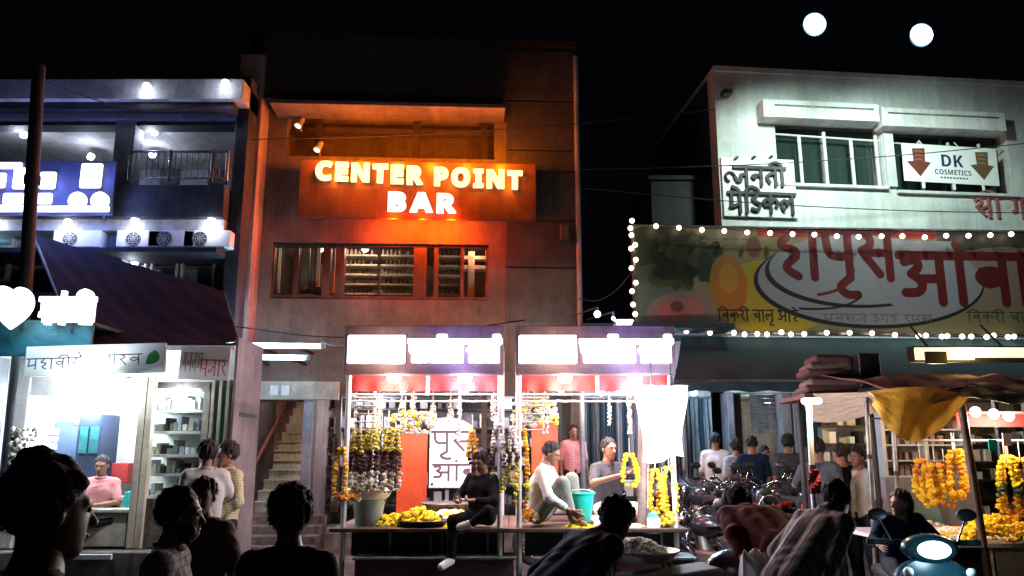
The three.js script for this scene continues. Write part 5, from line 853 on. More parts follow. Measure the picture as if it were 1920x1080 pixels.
  for (const [xa, ya, xb, yb, dd, l, c] of [[1516, 752, 1522, 960, 7.1, 'slim white pole left of the beige sheet carrying a lamp', C.whiteSteel], [1624, 745, 1630, 960, 8.3, 'dull steel pole below the left end of the yellow tarpaulin', C.alu], [1674, 790, 1676, 930, 8.6, 'thin grey pole behind the woman on the scooter', C.alu]]) { const b = P(xb, yb, dd), a = P(xa, ya, dd), t = T('pole', l, 'pole', V(b.x, 0, b.z)); M('shaft', [cyl([0, 0, 0], [a.x - b.x, a.y, 0], 0.026, 0.024)], c, t); M('collar', [cyl([(a.x - b.x) * 0.8, a.y * 0.72, 0], [(a.x - b.x) * 0.8, a.y * 0.74, 0], 0.034)], C.dark, t); if (xa === 1516) { M('lamp', [cbx(a.x - b.x + 0.02, a.y, 0.02, 0.17, 0.05, 0.08, 0.02)], L.lamp, t); M('red_ribbon', [sheet((u, v) => V((a.x - b.x) * 0.7 - 0.05 + 0.1 * u, a.y * 0.72 - 0.2 * v, 0.04 + 0.02 * Math.sin(v * 9 + u * 4)), 6, 8, 0.006)], C.redCloth, t); point(a.clone().add(V(0.02, -0.09, 0.1)), 0xffd9a8, 3.6, 3); } }
  // bundle and black box on the roof
  { const b = P(1550, 740, 9.4), w = T('bundle', 'pinkish bundle of folded cloth heaped on the stall roof', 'bundle', b); for (let i = 0; i < 5; i++) { const g = new RoundedBoxGeometry(0.62 - 0.05 * i, 0.085, 0.4, 4, 0.04), p = g.attributes.position; for (let k = 0; k < p.count; k++) p.setY(k, p.getY(k) + 0.02 * Math.sin(p.getX(k) * 11 + i * 2) + 0.015 * Math.sin(p.getZ(k) * 14)); g.computeVertexNormals(); M('folded_cloth', [g.translate(0.03 * Math.sin(i * 2), 0.05 + i * 0.088, 0)], mat('dusty cloth', i % 2 ? [0.16, 0.09, 0.085] : [0.1, 0.04, 0.036], { tx: 'cloth', bump: 0.006, bumpTx: 'fold' }), w); }
    const c = P(1625, 728, 9.2), k = T('loudspeaker', 'black upright loudspeaker box beside the pink bundle on the roof', 'speaker', c); M('case', [bx(-0.11, 0, -0.14, 0.13, 0.39, 0.12, 0.015)], C.black, k); M('cone', [new THREE.CylinderGeometry(0.08, 0.05, 0.02, 20).rotateX(Math.PI / 2).translate(0.01, 0.14, 0.122), new THREE.CylinderGeometry(0.04, 0.03, 0.02, 16).rotateX(Math.PI / 2).translate(0.01, 0.3, 0.122)], C.dark, k);
    const s = T('roof_plank', 'dark plank roof carrying the bundle and the loudspeaker', 'roof'); const a = P(1480, 742, 9.5), e = P(1660, 730, 9.3); M('plank', [bx(a.x, a.y - 0.07, -9.9, e.x, a.y - 0.01, -9.0, 0.01)], C.brownTarp, s); M('support', [cyl([a.x + 0.1, 0, -9.5], [a.x + 0.1, a.y - 0.07, -9.5], 0.03), cyl([e.x - 0.1, 0, -9.5], [e.x - 0.1, a.y - 0.07, -9.5], 0.03)], C.dark, s); }
  // white framed display behind
  { const a = P(1660, 895, 10.8), b = P(1812, 778, 10.8), t = T('display_case', 'white framed display case with goods behind the right hand stall', 'display case', V((a.x + b.x) / 2, 0, -10.8)), w = b.x - a.x; M('frame', [bx(-w / 2, a.y, -0.3, -w / 2 + 0.05, b.y, 0), bx(w / 2 - 0.05, a.y, -0.3, w / 2, b.y, 0), bx(-0.03, a.y, -0.3, 0.03, b.y, 0), bx(-w / 2, b.y, -0.3, w / 2, b.y + 0.05, 0)], C.whiteTrim, t); M('base', [bx(-w / 2, 0, -0.3, w / 2, a.y, 0)], C.greyPlaster, t); M('back', [bx(-w / 2, a.y, -0.34, w / 2, b.y, -0.3)], C.cream, t);
    for (let r = 0; r < 4; r++) { const yy = a.y + r * (b.y - a.y) / 4, s = M('shelf', [bx(-w / 2 + 0.05, yy, -0.29, -0.03, yy + 0.02, -0.03), bx(0.03, yy, -0.29, w / 2 - 0.05, yy + 0.02, -0.03)], C.whiteTrim, t), cc = [[], []]; for (let x = -w / 2 + 0.07; x < w / 2 - 0.14; x += rr(0.06, 0.12)) if (Math.abs(x + 0.04) > 0.09) cc[rnd() < 0.5 ? 0 : 1].push(bx(x, yy + 0.02, -0.24, x + rr(0.04, 0.07), yy + 0.02 + rr(0.06, 0.16), -0.1)); M('packed_goods', cc[0], C.wood, s, null, 'stuff'); M('packed_goods', cc[1], C.pink, s, null, 'stuff'); }
    point(V(t.position.x, b.y + 0.2, -10.3), 0xffe0b8, 2.4, 3); M('case_lamp', [cbx(0, b.y + 0.12, 0.2, 0.6, 0.04, 0.05)], L.pinkLamp, t); M('lamp_arm', [cyl([0, b.y + 0.05, 0], [0, b.y + 0.12, 0.2], 0.01)], C.dark, t); }
}
{ // round tray of white flowers on a stand in front
  const p = P(1198, 1046, 6.2), o = T('tray_stand', 'round metal tray on a slatted stand in front of the right stall', 'stand', V(p.x, 0, p.z)), h = p.y;
  M('tray', [lathe([[0.001, h], [0.24, h], [0.29, h + 0.05], [0.3, h + 0.06], [0.29, h + 0.045], [0.24, h - 0.012], [0.001, h - 0.012]], 32)], C.alu, o);
  for (const [x, z] of [[-0.2, 0.15], [0.2, 0.15], [-0.2, -0.15], [0.2, -0.15]]) M('leg', [cyl([x, 0, z], [x, h - 0.015, z], 0.018)], C.dark, o);
  for (let i = 0; i < 4; i++) M('slat', [bx(-0.2, h - 0.1 - i * 0.05, 0.15, 0.2, h - 0.08 - i * 0.05, 0.17)], C.whitePlastic, o);
  const hp = heap('mound of white flowers on the round tray in front', 1192, 1040, 6.2, 0.22, 0.12, C.whitePetal, null, 150); hp.position.set(p.x - 0.02, h + 0.008, p.z);
}
{ // cloth shop in the gap between the bar and the white building
  const A = frame(1210, 13.6, 0, 1210, 850), X = (x, o = 0) => A.X(x, o), Y = (y, o = 0) => A.Y(y, o), o = T('cloth_shop', 'grey lit shop with hanging cloth lengths behind the right flower stall', 'shop', A.O);
  M('wall', [bx(X(1086), 0, -0.2, X(1338), Y(640), 0)], C.greyPlaster, o); M('floor', [bx(X(1086), 0.142, 0, X(1338), 0.3, 1.2)], C.concrete, o); M('roof', [bx(X(1080), Y(640) + 0.002, -0.3, X(1344), Y(632), 1.5)], C.tealDeep, o);
  for (let i = 0; i < 22; i++) { const a = 1092 + i * 11, h = rr(0, 34); M('hanging_cloth', [sheet((u, v) => V(X(a + 9 * u, 0.12), Y(748, 0.12) + (Y(870 + h, 0.12) - Y(748, 0.12)) * v, 0.1 + 0.03 * Math.sin(u * 8 + i) + 0.02 * Math.sin(v * 7 + i * 2)), 5, 8, 0.006)], [C.greyPlaster, C.shutter, C.pink, C.dark, C.leftWall, C.cream, C.tealDeep][Math.floor(rnd() * 7)], o); }
  M('hanging_rail', [cyl([X(1088), Y(747), 0.14], [X(1336), Y(747), 0.14], 0.015)], C.steel, o);
  M('low_counter', [bx(X(1100), 0.302, 0.5, X(1300), 1.0, 0.9, 0.01)], C.dark, o); for (let i = 0; i < 9; i++) M('folded_stack', [bx(X(1104 + i * 21, 0.7), 1.002, 0.55, X(1120 + i * 21, 0.7), 1.0 + rr(0.08, 0.26), 0.85, 0.01)], [C.whitePlastic, C.pink, C.slateFold ?? C.greyPlaster][i % 3], o);
  for (const x of [1130, 1212, 1306]) { const p = [X(x, 0.9), Y(735, 0.9), 0.9]; M('ceiling_lamp', [sph(...p, 0.06)], L.cool, o); point(A.world(p[0], p[1] - 0.12, p[2] + 0.06), x > 1290 ? 0xa6dcff : 0xeef0ff, x > 1290 ? 7 : 3.2, 3); }
}
for (const [a, b, l, s] of [[[440, 612, 11], [985, 600, 9.2], 'black wire slung from the left shop to the stall signs', 0.16], [[600, 640, 12], [700, 618, 8.5], 'short black wire from the bar wall down to the left stall sign', 0.1], [[1085, 560, 12.6], [1192, 500, 12.4], 'black wire from the bar drainpipe to the left edge of the billboard', 0.2], [[470, 180, 12.4], [71, 150, 9.85], 'black wire from the bar fin up to the utility pole', 0.3]]) { const p = P(...a), q = P(...b), o = T('wire', l, 'cable', p), d = q.clone().sub(p); M('strand', [tube([[0, 0, 0], d.clone().multiplyScalar(0.33).add(V(0, -s, 0)), d.clone().multiplyScalar(0.66).add(V(0, -s, 0)), d], 0.008, 40, 5)], C.rubber, o); }
{ // overhead cables
  for (const [a, b, l] of [[[470, 262, 12], [1340, 205, 13.4], 'thin black cable crossing between the bar and the white building high up'], [[1086, 318, 12.6], [1990, 262, 13.3], 'thin black cable running across the white building windows'], [[1086, 352, 12.6], [1990, 400, 13.2], 'thin black cable sagging below the white building windows']]) {
    const p = P(...a), q = P(...b), o = T('cable', l, 'cable', p), d = q.clone().sub(p); M('wire', [tube([[0, 0, 0], d.clone().multiplyScalar(0.33).add(V(0, -0.1, 0)), d.clone().multiplyScalar(0.66).add(V(0, -0.1, 0)), d], 0.009, 40, 5)], C.rubber, o); }
}
// ---------------------------------------------------------------- people: smooth bodies meshed from joints
function surfaceNets(f, lo, hi, c) {
  const n = [0, 1, 2].map((k) => Math.max(3, Math.ceil((hi[k] - lo[k]) / c) + 1)), [nx, ny, nz] = n, v = new Float32Array(nx * ny * nz), id = new Int32Array(nx * ny * nz).fill(-1), pos = [], idx = [];
  let q = 0; for (let k = 0; k < nz; k++) for (let j = 0; j < ny; j++) for (let i = 0; i < nx; i++) v[q++] = f(lo[0] + i * c, lo[1] + j * c, lo[2] + k * c);
  const sx = 1, sy = nx, sz = nx * ny, off = [0, sx, sy, sx + sy, sz, sx + sz, sy + sz, sx + sy + sz], E = [[0, 1], [2, 3], [4, 5], [6, 7], [0, 2], [1, 3], [4, 6], [5, 7], [0, 4], [1, 5], [2, 6], [3, 7]];
  for (let k = 0; k < nz - 1; k++) for (let j = 0; j < ny - 1; j++) for (let i = 0; i < nx - 1; i++) {
    const b = i + j * sy + k * sz; let m = 0; for (let t = 0; t < 8; t++) if (v[b + off[t]] < 0) m |= 1 << t;
    if (m === 0 || m === 255) continue;
    let x = 0, y = 0, z = 0, cnt = 0;
    for (const [a, d] of E) { if (((m >> a) & 1) === ((m >> d) & 1)) continue; const va = v[b + off[a]], vd = v[b + off[d]], t = va / (va - vd); x += (a & 1) + ((d & 1) - (a & 1)) * t; y += ((a >> 1) & 1) + (((d >> 1) & 1) - ((a >> 1) & 1)) * t; z += ((a >> 2) & 1) + (((d >> 2) & 1) - ((a >> 2) & 1)) * t; cnt++; }
    id[b] = pos.length / 3; pos.push(lo[0] + (i + x / cnt) * c, lo[1] + (j + y / cnt) * c, lo[2] + (k + z / cnt) * c);
  }
  for (let k = 1; k < nz - 1; k++) for (let j = 1; j < ny - 1; j++) for (let i = 1; i < nx - 1; i++) {
    const b = i + j * sy + k * sz, in0 = v[b] < 0;
    for (const [d, u, w] of [[sx, sy, sz], [sy, sz, sx], [sz, sx, sy]]) { if (in0 === v[b + d] < 0) continue; const A = id[b], Bq = id[b - u], Cq = id[b - u - w], Dq = id[b - w]; if (in0) idx.push(A, Bq, Cq, A, Cq, Dq); else idx.push(A, Cq, Bq, A, Dq, Cq); }
  }
  const g = new THREE.BufferGeometry(); g.setAttribute('position', new THREE.Float32BufferAttribute(pos, 3)); g.setIndex(idx); g.computeVertexNormals(); return g;
}
const smin = (a, b, k) => { const h = Math.max(k - Math.abs(a - b), 0) / k; return Math.min(a, b) - h * h * k * 0.25; };
function capsule(x, y, z, p) {
  const bx = p[3] - p[0], by = p[4] - p[1], bz = p[5] - p[2], ax = x - p[0], ay = y - p[1], az = z - p[2], l = bx * bx + by * by + bz * bz;
  const t = l > 0 ? Math.min(1, Math.max(0, (ax * bx + ay * by + az * bz) / l)) : 0;
  return Math.hypot(ax - bx * t, ay - by * t, az - bz * t) - (p[6] + (p[7] - p[6]) * t);
}
const field = (prims, k) => (x, y, z) => { let d = 9; for (let i = 0; i < prims.length; i++) d = smin(d, capsule(x, y, z, prims[i]), k); return d; };
function meshPrims(prims, k, c, extra, pad = 0.03) {
  const lo = [9, 9, 9], hi = [-9, -9, -9];
  for (const p of prims) for (let a = 0; a < 3; a++) { lo[a] = Math.min(lo[a], p[a] - p[6] - pad, p[a + 3] - p[7] - pad); hi[a] = Math.max(hi[a], p[a] + p[6] + pad, p[a + 3] + p[7] + pad); }
  const f = field(prims, k); return surfaceNets(extra ? (x, y, z) => extra(f(x, y, z), x, y, z) : f, lo, hi, c);
}
const ell = (x, y, z, cx, cy, cz, a, b, c) => { const u = (x - cx) / a, v = (y - cy) / b, w = (z - cz) / c, q = Math.sqrt(u * u + v * v + w * w); return (q - 1) * Math.min(a, b, c); };
const headSdf = (x, y, z) => {
  const ax = Math.abs(x);
  let d = ell(x, y, z, 0, 0.03, -0.012, 0.074, 0.09, 0.094); d = smin(d, ell(x, y, z, 0, -0.045, 0.022, 0.056, 0.072, 0.064), 0.04); d = smin(d, Math.hypot(x, y + 0.098, z - 0.056) - 0.022, 0.03);
  d = smin(d, capsule(x, y, z, [0, 0.008, 0.083, 0, -0.03, 0.104, 0.008, 0.013]), 0.012); d = smin(d, capsule(ax, y, z, [0.012, 0.026, 0.082, 0.042, 0.024, 0.068, 0.01, 0.009]), 0.015);
  d = -smin(-d, Math.hypot(ax - 0.031, y - 0.006, z - 0.096) - 0.012, 0.012); d = smin(d, capsule(ax, y, z, [0, -0.064, 0.083, 0.02, -0.064, 0.074, 0.008, 0.005]), 0.008); d = smin(d, ell(ax, y, z, 0.077, -0.004, -0.008, 0.012, 0.03, 0.018), 0.008);
  return smin(d, capsule(x, y, z, [0, -0.06, -0.025, 0, -0.17, -0.038, 0.05, 0.05]), 0.03);
};
const headGeo = surfaceNets(headSdf, [-0.11, -0.2, -0.13], [0.11, 0.15, 0.14], 0.006);
const strand = (x, y, z) => 0.004 * Math.sin(x * 90 + y * 40) + 0.003 * Math.sin(z * 120 + y * 60) + 0.003 * Math.sin(x * 170 - z * 70);
const cap = (x, y, z) => Math.max(ell(x, y, z, 0, 0.04, -0.02, 0.086, 0.1, 0.1) + strand(x, y, z), (z - 0.055) * 0.75 - (y - 0.06) * 0.65, -0.065 - y + Math.max(0, z) * 1.3);
const HAIR = {
  short: surfaceNets(cap, [-0.12, -0.12, -0.16], [0.12, 0.17, 0.12], 0.007),
  thick: surfaceNets((x, y, z) => cap(x * 0.93, y * 0.92, z * 0.93) - 0.006, [-0.14, -0.13, -0.18], [0.14, 0.19, 0.14], 0.007),
  bun: surfaceNets((x, y, z) => smin(cap(x * 0.95, y * 0.97, z * 0.95) - 0.002, Math.hypot(x, y - 0.125, (z + 0.055)) - 0.048 + strand(x, y, z), 0.02), [-0.14, -0.13, -0.18], [0.14, 0.22, 0.14], 0.007),
  long: surfaceNets((x, y, z) => smin(cap(x * 0.94, y * 0.97, z * 0.94) - 0.003, capsule(x * 0.62, y, z, [0, 0.0, -0.07, 0, -0.34, -0.085, 0.055, 0.03]) + strand(x, y, z), 0.04), [-0.16, -0.42, -0.2], [0.16, 0.18, 0.14], 0.009),
};
const beardGeo = surfaceNets((x, y, z) => Math.max(ell(x, y, z, 0, -0.055, 0.022, 0.064, 0.078, 0.07) + strand(x, y, z), y + 0.035 - Math.abs(x) * 0.9, 0.0 - z), [-0.1, -0.16, -0.03], [0.1, 0.05, 0.13], 0.007);
const handGeo = (() => {
  const p = []; for (const z of [-0.026, 0, 0.026]) p.push([0, 0, z * 0.7, -0.002, -0.085, z, 0.014, 0.012]);
  [[-0.033, 0.06], [-0.011, 0.073], [0.011, 0.078], [0.032, 0.068]].forEach(([z, l]) => { p.push([0, -0.088, z, -0.008, -0.09 - l * 0.5, z * 1.05, 0.0088, 0.0082], [-0.008, -0.09 - l * 0.5, z * 1.05, -0.028, -0.09 - l * 0.92, z * 1.05, 0.0082, 0.0066]); });
  p.push([0, -0.025, 0.022, -0.012, -0.06, 0.052, 0.013, 0.01], [-0.012, -0.06, 0.052, -0.024, -0.09, 0.056, 0.01, 0.0078]);
  return meshPrims(p, 0.006, 0.0048, null, 0.012);
})();
const eyeGeo = new THREE.SphereGeometry(0.0085, 10, 8), lipGeo = new THREE.SphereGeometry(1, 10, 6).scale(0.019, 0.0055, 0.008);
const mir = (p) => [-p[0], p[1], p[2]];
function stand(o = {}) {
  const J = { pelvis: [0, 0.95, 0], chest: [0, 1.25, -0.01], neck: [0, 1.44, -0.015], head: [0, 1.585, 0.01], hipL: [0.09, 0.91, 0], kneeL: [0.1, 0.5, 0.02], ankL: [0.1, 0.085, -0.03], toeL: [0.12, 0.03, 0.11], shL: [0.16, 1.375, -0.015], elL: [0.22, 1.1, -0.03], wrL: [0.225, 0.86, 0.05] };
  for (const k of ['hip', 'knee', 'ank', 'toe', 'sh', 'el', 'wr']) J[k + 'R'] = mir(J[k + 'L']);
  if (o.bend) {                                                          // tip everything above the pelvis forward
    const c = Math.cos(o.bend), s = Math.sin(o.bend); for (const k of ['chest', 'neck', 'head', 'shL', 'shR', 'elL', 'elR', 'wrL', 'wrR']) { const [x, y, z] = J[k], dy = y - 0.95; J[k] = [x, 0.95 + dy * c - z * s, dy * s + z * c]; }
    for (const k of ['pelvis', 'hipL', 'hipR']) J[k] = [J[k][0], J[k][1] - 0.02, J[k][2] - 0.12 * s];
  }
  return Object.assign(J, o.J);
}
function sit(o = {}) {                                                   // on a flat seat, origin at the seat
  const J = { pelvis: [0, 0.13, 0], chest: [0, 0.42, 0.03], neck: [0, 0.6, 0.03], head: [0, 0.745, 0.06], hipL: [0.1, 0.11, 0.03], kneeL: [0.27, 0.13, 0.34], ankL: [0.02, 0.06, 0.36], toeL: [-0.12, 0.04, 0.36], shL: [0.16, 0.535, 0.02], elL: [0.25, 0.29, 0.08], wrL: [0.17, 0.22, 0.3] };
  for (const k of ['hip', 'knee', 'ank', 'toe', 'sh', 'el', 'wr']) J[k + 'R'] = mir(J[k + 'L']);
  return Object.assign(J, o.J);
}
function person(o) {
  const J = o.J, root = T('person', o.label, 'person', o.pos, o.turn * DEG), s = o.scale ?? 1, near = o.near ? 0.013 : 0.018, cl = (a, b, ra, rb) => [...J[a], ...J[b], ra, rb], mid = (a, b, t) => J[a].map((x, i) => x + (J[b][i] - x) * t);
  root.scale.setScalar(s);
  const off = (p, x) => [p[0] + x, p[1], p[2]], torso = (e) => [
    [...off(J.chest, 0.07), ...off(J.pelvis, 0.055), 0.1 + e, 0.1 + e], [...off(J.chest, -0.07), ...off(J.pelvis, -0.055), 0.1 + e, 0.1 + e], [...mid('shL', 'neck', 0.05), ...mid('shR', 'neck', 0.05), 0.05 + e, 0.05 + e], [...mid('shL', 'neck', 0.1), ...mid('neck', 'chest', 0.08), 0.045 + e, 0.05 + e], [...mid('shR', 'neck', 0.1), ...mid('neck', 'chest', 0.08), 0.045 + e, 0.05 + e], [...off(mid('chest', 'neck', 0.3), 0.06), ...off(mid('chest', 'neck', 0.3), -0.06), 0.088 + e, 0.088 + e]];
  const arm = (S, e, t = 1) => { const wr = t < 1 ? mid('el' + S, 'wr' + S, Math.max(0, t * 2 - 1)) : J['wr' + S], el = t < 0.5 ? mid('sh' + S, 'el' + S, t * 2) : J['el' + S]; const a = [[...J['sh' + S], ...el, 0.05 + e, 0.041 + e]]; if (t > 0.5) a.push([...el, ...wr, 0.04 + e, 0.029 + e]); return a; };
  const leg = (S, e, t = 1) => [[...J['hip' + S], ...J['knee' + S], 0.082 + e, 0.055 + e], [...J['knee' + S], ...(t < 1 ? mid('knee' + S, 'ank' + S, t) : J['ank' + S]), 0.053 + e, 0.038 + e]];
  const foot = (S, e = 0) => [[...J['ank' + S], ...J['toe' + S], 0.038 + e, 0.03 + e]];
  const body = [...torso(-0.012), cl('chest', 'neck', 0.07, 0.055), [...J.neck, ...mid('neck', 'head', 0.6), 0.052, 0.05]]; for (const S of ['L', 'R']) body.push(...arm(S, -0.004), ...leg(S, -0.006), ...foot(S));
  const parts = [meshPrims(body, 0.035, near + 0.003)];
  const headQ = new THREE.Quaternion().setFromEuler(new THREE.Euler(o.pitch ?? 0, o.yaw ?? 0, o.tilt ?? 0, 'YXZ')), place = (g) => g.clone().scale(0.94, 0.94, 0.94).applyQuaternion(headQ).translate(...J.head);
  parts.push(place(headGeo));
  for (const S of ['L', 'R']) {
    const w = V(...J['wr' + S]), d = w.clone().sub(V(...J['el' + S])).normalize(), side = V(S === 'L' ? 1 : -1, 0, 0), m = new THREE.Matrix4();
    const y = d.clone().negate(), z = V(0, 0, 1).addScaledVector(y, -y.z), zz = z.lengthSq() < 0.05 ? V(0, 1, 0).addScaledVector(y, -y.y).normalize() : z.normalize(), x = new THREE.Vector3().crossVectors(y, zz);
    m.makeBasis(x, y, zz).setPosition(w); let h = handGeo.clone(); if (S === 'R') { h.scale(-1, 1, 1); const ix = h.index.array; for (let i = 0; i < ix.length; i += 3) { const t = ix[i]; ix[i] = ix[i + 1]; ix[i + 1] = t; } h.computeVertexNormals(); } parts.push(h.applyMatrix4(m));
  }
  M('body', parts, o.skin ?? C.skin, root);
  const wr = (amp) => (d, x, y, z) => { const q = 1.7 * Math.sin(x * 9 + z * 13 + o.turn) + 1.3 * Math.sin(y * 11 - x * 7), a = Math.sin(x * 17 + y * 23 + q), b = Math.sin(y * 37 - z * 29 + q * 1.6); return d + amp * (0.6 * a * b + 0.4 * b * Math.sin(x * 41 + q) * (y > 0.3 ? 1 : 0.5)); }, neckV = V(...J.head).sub(V(...J.chest)).normalize(), nb = V(...J.neck).addScaledVector(neckV, 0.012);
  const shirt = [...torso(0.012)]; for (const S of ['L', 'R']) shirt.push(...arm(S, 0.012, o.sleeve ?? 0.42)); if (o.kurta) for (const S of ['L', 'R']) shirt.push([...J['hip' + S], ...mid('hip' + S, 'knee' + S, o.kurta), 0.1, 0.1 + 0.02 * o.kurta]);
  const sw = wr(0.0065); M('shirt', [meshPrims(shirt, 0.03, near, (d, x, y, z) => { const dx = x - nb.x, dy = y - nb.y, dz = z - nb.z, t = dx * neckV.x + dy * neckV.y + dz * neckV.z, r = Math.sqrt(Math.max(0, dx * dx + dy * dy + dz * dz - t * t)); return Math.max(sw(d, x, y, z), Math.min(t + 0.012, 0.075 - r)); })], o.shirt, root);
  if (o.collar) { const g = new THREE.TorusGeometry(0.062, 0.013, 8, 22).rotateX(Math.PI / 2); g.applyQuaternion(new THREE.Quaternion().setFromUnitVectors(V(0, 1, 0), neckV)).translate(nb.x, nb.y, nb.z); M('collar', [g], o.shirt, root); }
  const tr = [[...off(J.pelvis, 0.05), ...off(J.pelvis, -0.05), 0.108, 0.108]]; for (const S of ['L', 'R']) tr.push(...leg(S, o.skirt ? 0.03 : 0.012, 0.93)); M('trousers', [meshPrims(tr, 0.03, near, wr(0.005))], o.legs, root);
  if (o.shoes) for (const S of ['L', 'R']) M('shoe', [meshPrims([...foot(S, 0.012)], 0.01, 0.012)], o.shoes, root);
  if (o.hair !== 'none') {
    const hg = HAIR[o.hair ?? 'short'], hp = hg.attributes.position, hn = hg.attributes.normal, n = o.near ? 1100 : 260, tp = [];
    for (let i = 0; i < n; i++) {
      const k = Math.floor(rnd() * hp.count), p = V(hp.getX(k), hp.getY(k), hp.getZ(k)), nn = V(hn.getX(k), hn.getY(k), hn.getZ(k)); if (nn.z > 0.55 && p.z > 0) continue;
      const d = nn.multiplyScalar(0.4).add(V(rr(-0.4, 0.4), rr(-0.9, 0.35), rr(-0.6, 0.2))).normalize(), L0 = rr(0.008, 0.022), sd = new THREE.Vector3().crossVectors(d, V(rr(-1, 1), rr(-1, 1), rr(-1, 1))).normalize().multiplyScalar(0.0022);
      const e = p.clone().addScaledVector(d, L0).add(V(0, -0.006, 0)); tp.push(...p.clone().add(sd).toArray(), ...p.clone().sub(sd).toArray(), ...e.toArray());
    }
    const tg = new THREE.BufferGeometry(); tg.setAttribute('position', new THREE.Float32BufferAttribute(tp, 3)); tg.computeVertexNormals();
    M('hair', [place(hg), place(tg)], C.hair, root);
  }
  if (o.beard) M('beard', [place(beardGeo)], C.hair, root);
  if (o.face !== false) { for (const x of [-0.031, 0.031]) M('eye', [place(eyeGeo.clone().translate(x, 0.006, 0.079))], C.eye, root); M('mouth', [place(lipGeo.clone().translate(0, -0.064, 0.088))], C.lip, root); }
  return root;
}
const cloth = (name, rgb) => { const m = new THREE.MeshPhysicalMaterial({ map: TX.cloth, bumpMap: TX.fold, bumpScale: 0.003, roughness: 0.95, specularIntensity: 0.25 }); m.name = name; m.color.setRGB(...rgb); return m; };
function patterned(name, base, draw, metres) { const t = canvasTex(256, 256, (c) => { c.fillStyle = base; c.fillRect(0, 0, 256, 256); draw(c); }); t.wrapS = t.wrapT = THREE.RepeatWrapping; t.repeat.set(1 / metres, 1 / metres); const m = new THREE.MeshStandardMaterial({ map: t, roughness: 0.95, bumpMap: TX.fold, bumpScale: 0.003 }); m.name = name; return m; }
const K = { black: cloth('black cloth', [0.005, 0.005, 0.007]), tan: patterned('tan grey check cloth', '#7c7870', (c) => { c.fillStyle = 'rgba(40,40,46,0.6)'; for (let i = 0; i < 6; i++) { c.fillRect(i * 43, 0, 7, 256); c.fillRect(0, i * 43, 256, 7); } }, 0.2), brown: cloth('brown grey cloth', [0.17, 0.12, 0.11]), navy: cloth('navy cloth', [0.015, 0.03, 0.07]), blue: cloth('dark blue cloth', [0.012, 0.06, 0.11]), red: cloth('dark red cloth', [0.085, 0.007, 0.01]), grey: patterned('grey striped cloth', '#908e88', (c) => { c.fillStyle = 'rgba(50,50,55,0.75)'; for (let i = 0; i < 4; i++) c.fillRect(i * 64, 0, 12, 256); c.fillStyle = 'rgba(225,222,215,0.5)'; for (let i = 0; i < 4; i++) c.fillRect(i * 64 + 30, 0, 6, 256); }, 0.26), white: cloth('white cloth', [0.72, 0.72, 0.68]), cream: patterned('printed cream cloth', '#c9c29a', (c) => { for (let i = 0; i < 9; i++) for (let j = 0; j < 9; j++) { c.fillStyle = '#6f6a45'; c.beginPath(); c.ellipse(14 + i * 28 + (j % 2) * 14, 14 + j * 28, 5, 8, i + j, 0, 7); c.fill(); } }, 0.22), pink: patterned('pink check cloth', '#d49a9a', (c) => { c.fillStyle = 'rgba(190,90,95,0.45)'; for (let i = 0; i < 8; i++) { c.fillRect(i * 32, 0, 10, 256); c.fillRect(0, i * 32, 256, 10); } }, 0.2), slate: cloth('slate cloth', [0.07, 0.075, 0.09]), green: cloth('grey green cloth', [0.25, 0.27, 0.22]), pale: cloth('pale blue cloth', [0.5, 0.56, 0.62]), dark: cloth('dark trouser cloth', [0.03, 0.03, 0.04]) };
const onRoad = (px, top, D, ground = 0) => { const p = P(px, top, D); return { pos: [p.x, ground, p.z], scale: (p.y - ground) / 1.705 }; };
const bendTop = (px, D) => { const p = P(px, 850, D); return [p.x, 0, p.z]; };
// close to the camera, dark against the lights
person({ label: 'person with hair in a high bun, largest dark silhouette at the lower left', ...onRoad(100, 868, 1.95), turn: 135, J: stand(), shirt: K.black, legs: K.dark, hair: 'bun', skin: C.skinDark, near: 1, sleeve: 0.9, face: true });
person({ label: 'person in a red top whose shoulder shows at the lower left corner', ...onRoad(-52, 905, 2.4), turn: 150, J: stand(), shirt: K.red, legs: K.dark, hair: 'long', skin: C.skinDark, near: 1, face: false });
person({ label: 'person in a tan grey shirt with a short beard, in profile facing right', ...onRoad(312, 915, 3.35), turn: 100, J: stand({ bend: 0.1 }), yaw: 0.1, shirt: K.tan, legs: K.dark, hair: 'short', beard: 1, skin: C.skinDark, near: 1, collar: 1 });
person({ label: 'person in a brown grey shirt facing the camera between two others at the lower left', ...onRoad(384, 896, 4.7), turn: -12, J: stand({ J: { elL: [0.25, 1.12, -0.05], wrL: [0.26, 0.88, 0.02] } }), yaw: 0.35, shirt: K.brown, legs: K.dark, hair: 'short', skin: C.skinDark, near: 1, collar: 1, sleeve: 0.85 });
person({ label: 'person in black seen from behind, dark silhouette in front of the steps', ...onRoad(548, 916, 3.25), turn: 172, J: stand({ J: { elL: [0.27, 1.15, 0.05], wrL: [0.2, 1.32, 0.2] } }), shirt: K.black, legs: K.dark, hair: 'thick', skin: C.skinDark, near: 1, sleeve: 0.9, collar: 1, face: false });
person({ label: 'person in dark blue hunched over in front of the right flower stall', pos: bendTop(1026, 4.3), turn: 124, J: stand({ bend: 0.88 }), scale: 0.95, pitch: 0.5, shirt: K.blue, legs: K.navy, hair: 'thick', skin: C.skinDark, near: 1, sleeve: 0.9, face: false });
person({ label: 'person in a dark red tunic bent far forward in front of the motorcycles', pos: bendTop(1446, 5.5), turn: 186, J: stand({ bend: 1.2, J: {} }), scale: 1.08, pitch: 0.8, shirt: K.red, legs: K.dark, hair: 'thick', kurta: 0.9, near: 1, sleeve: 0.8, face: false });
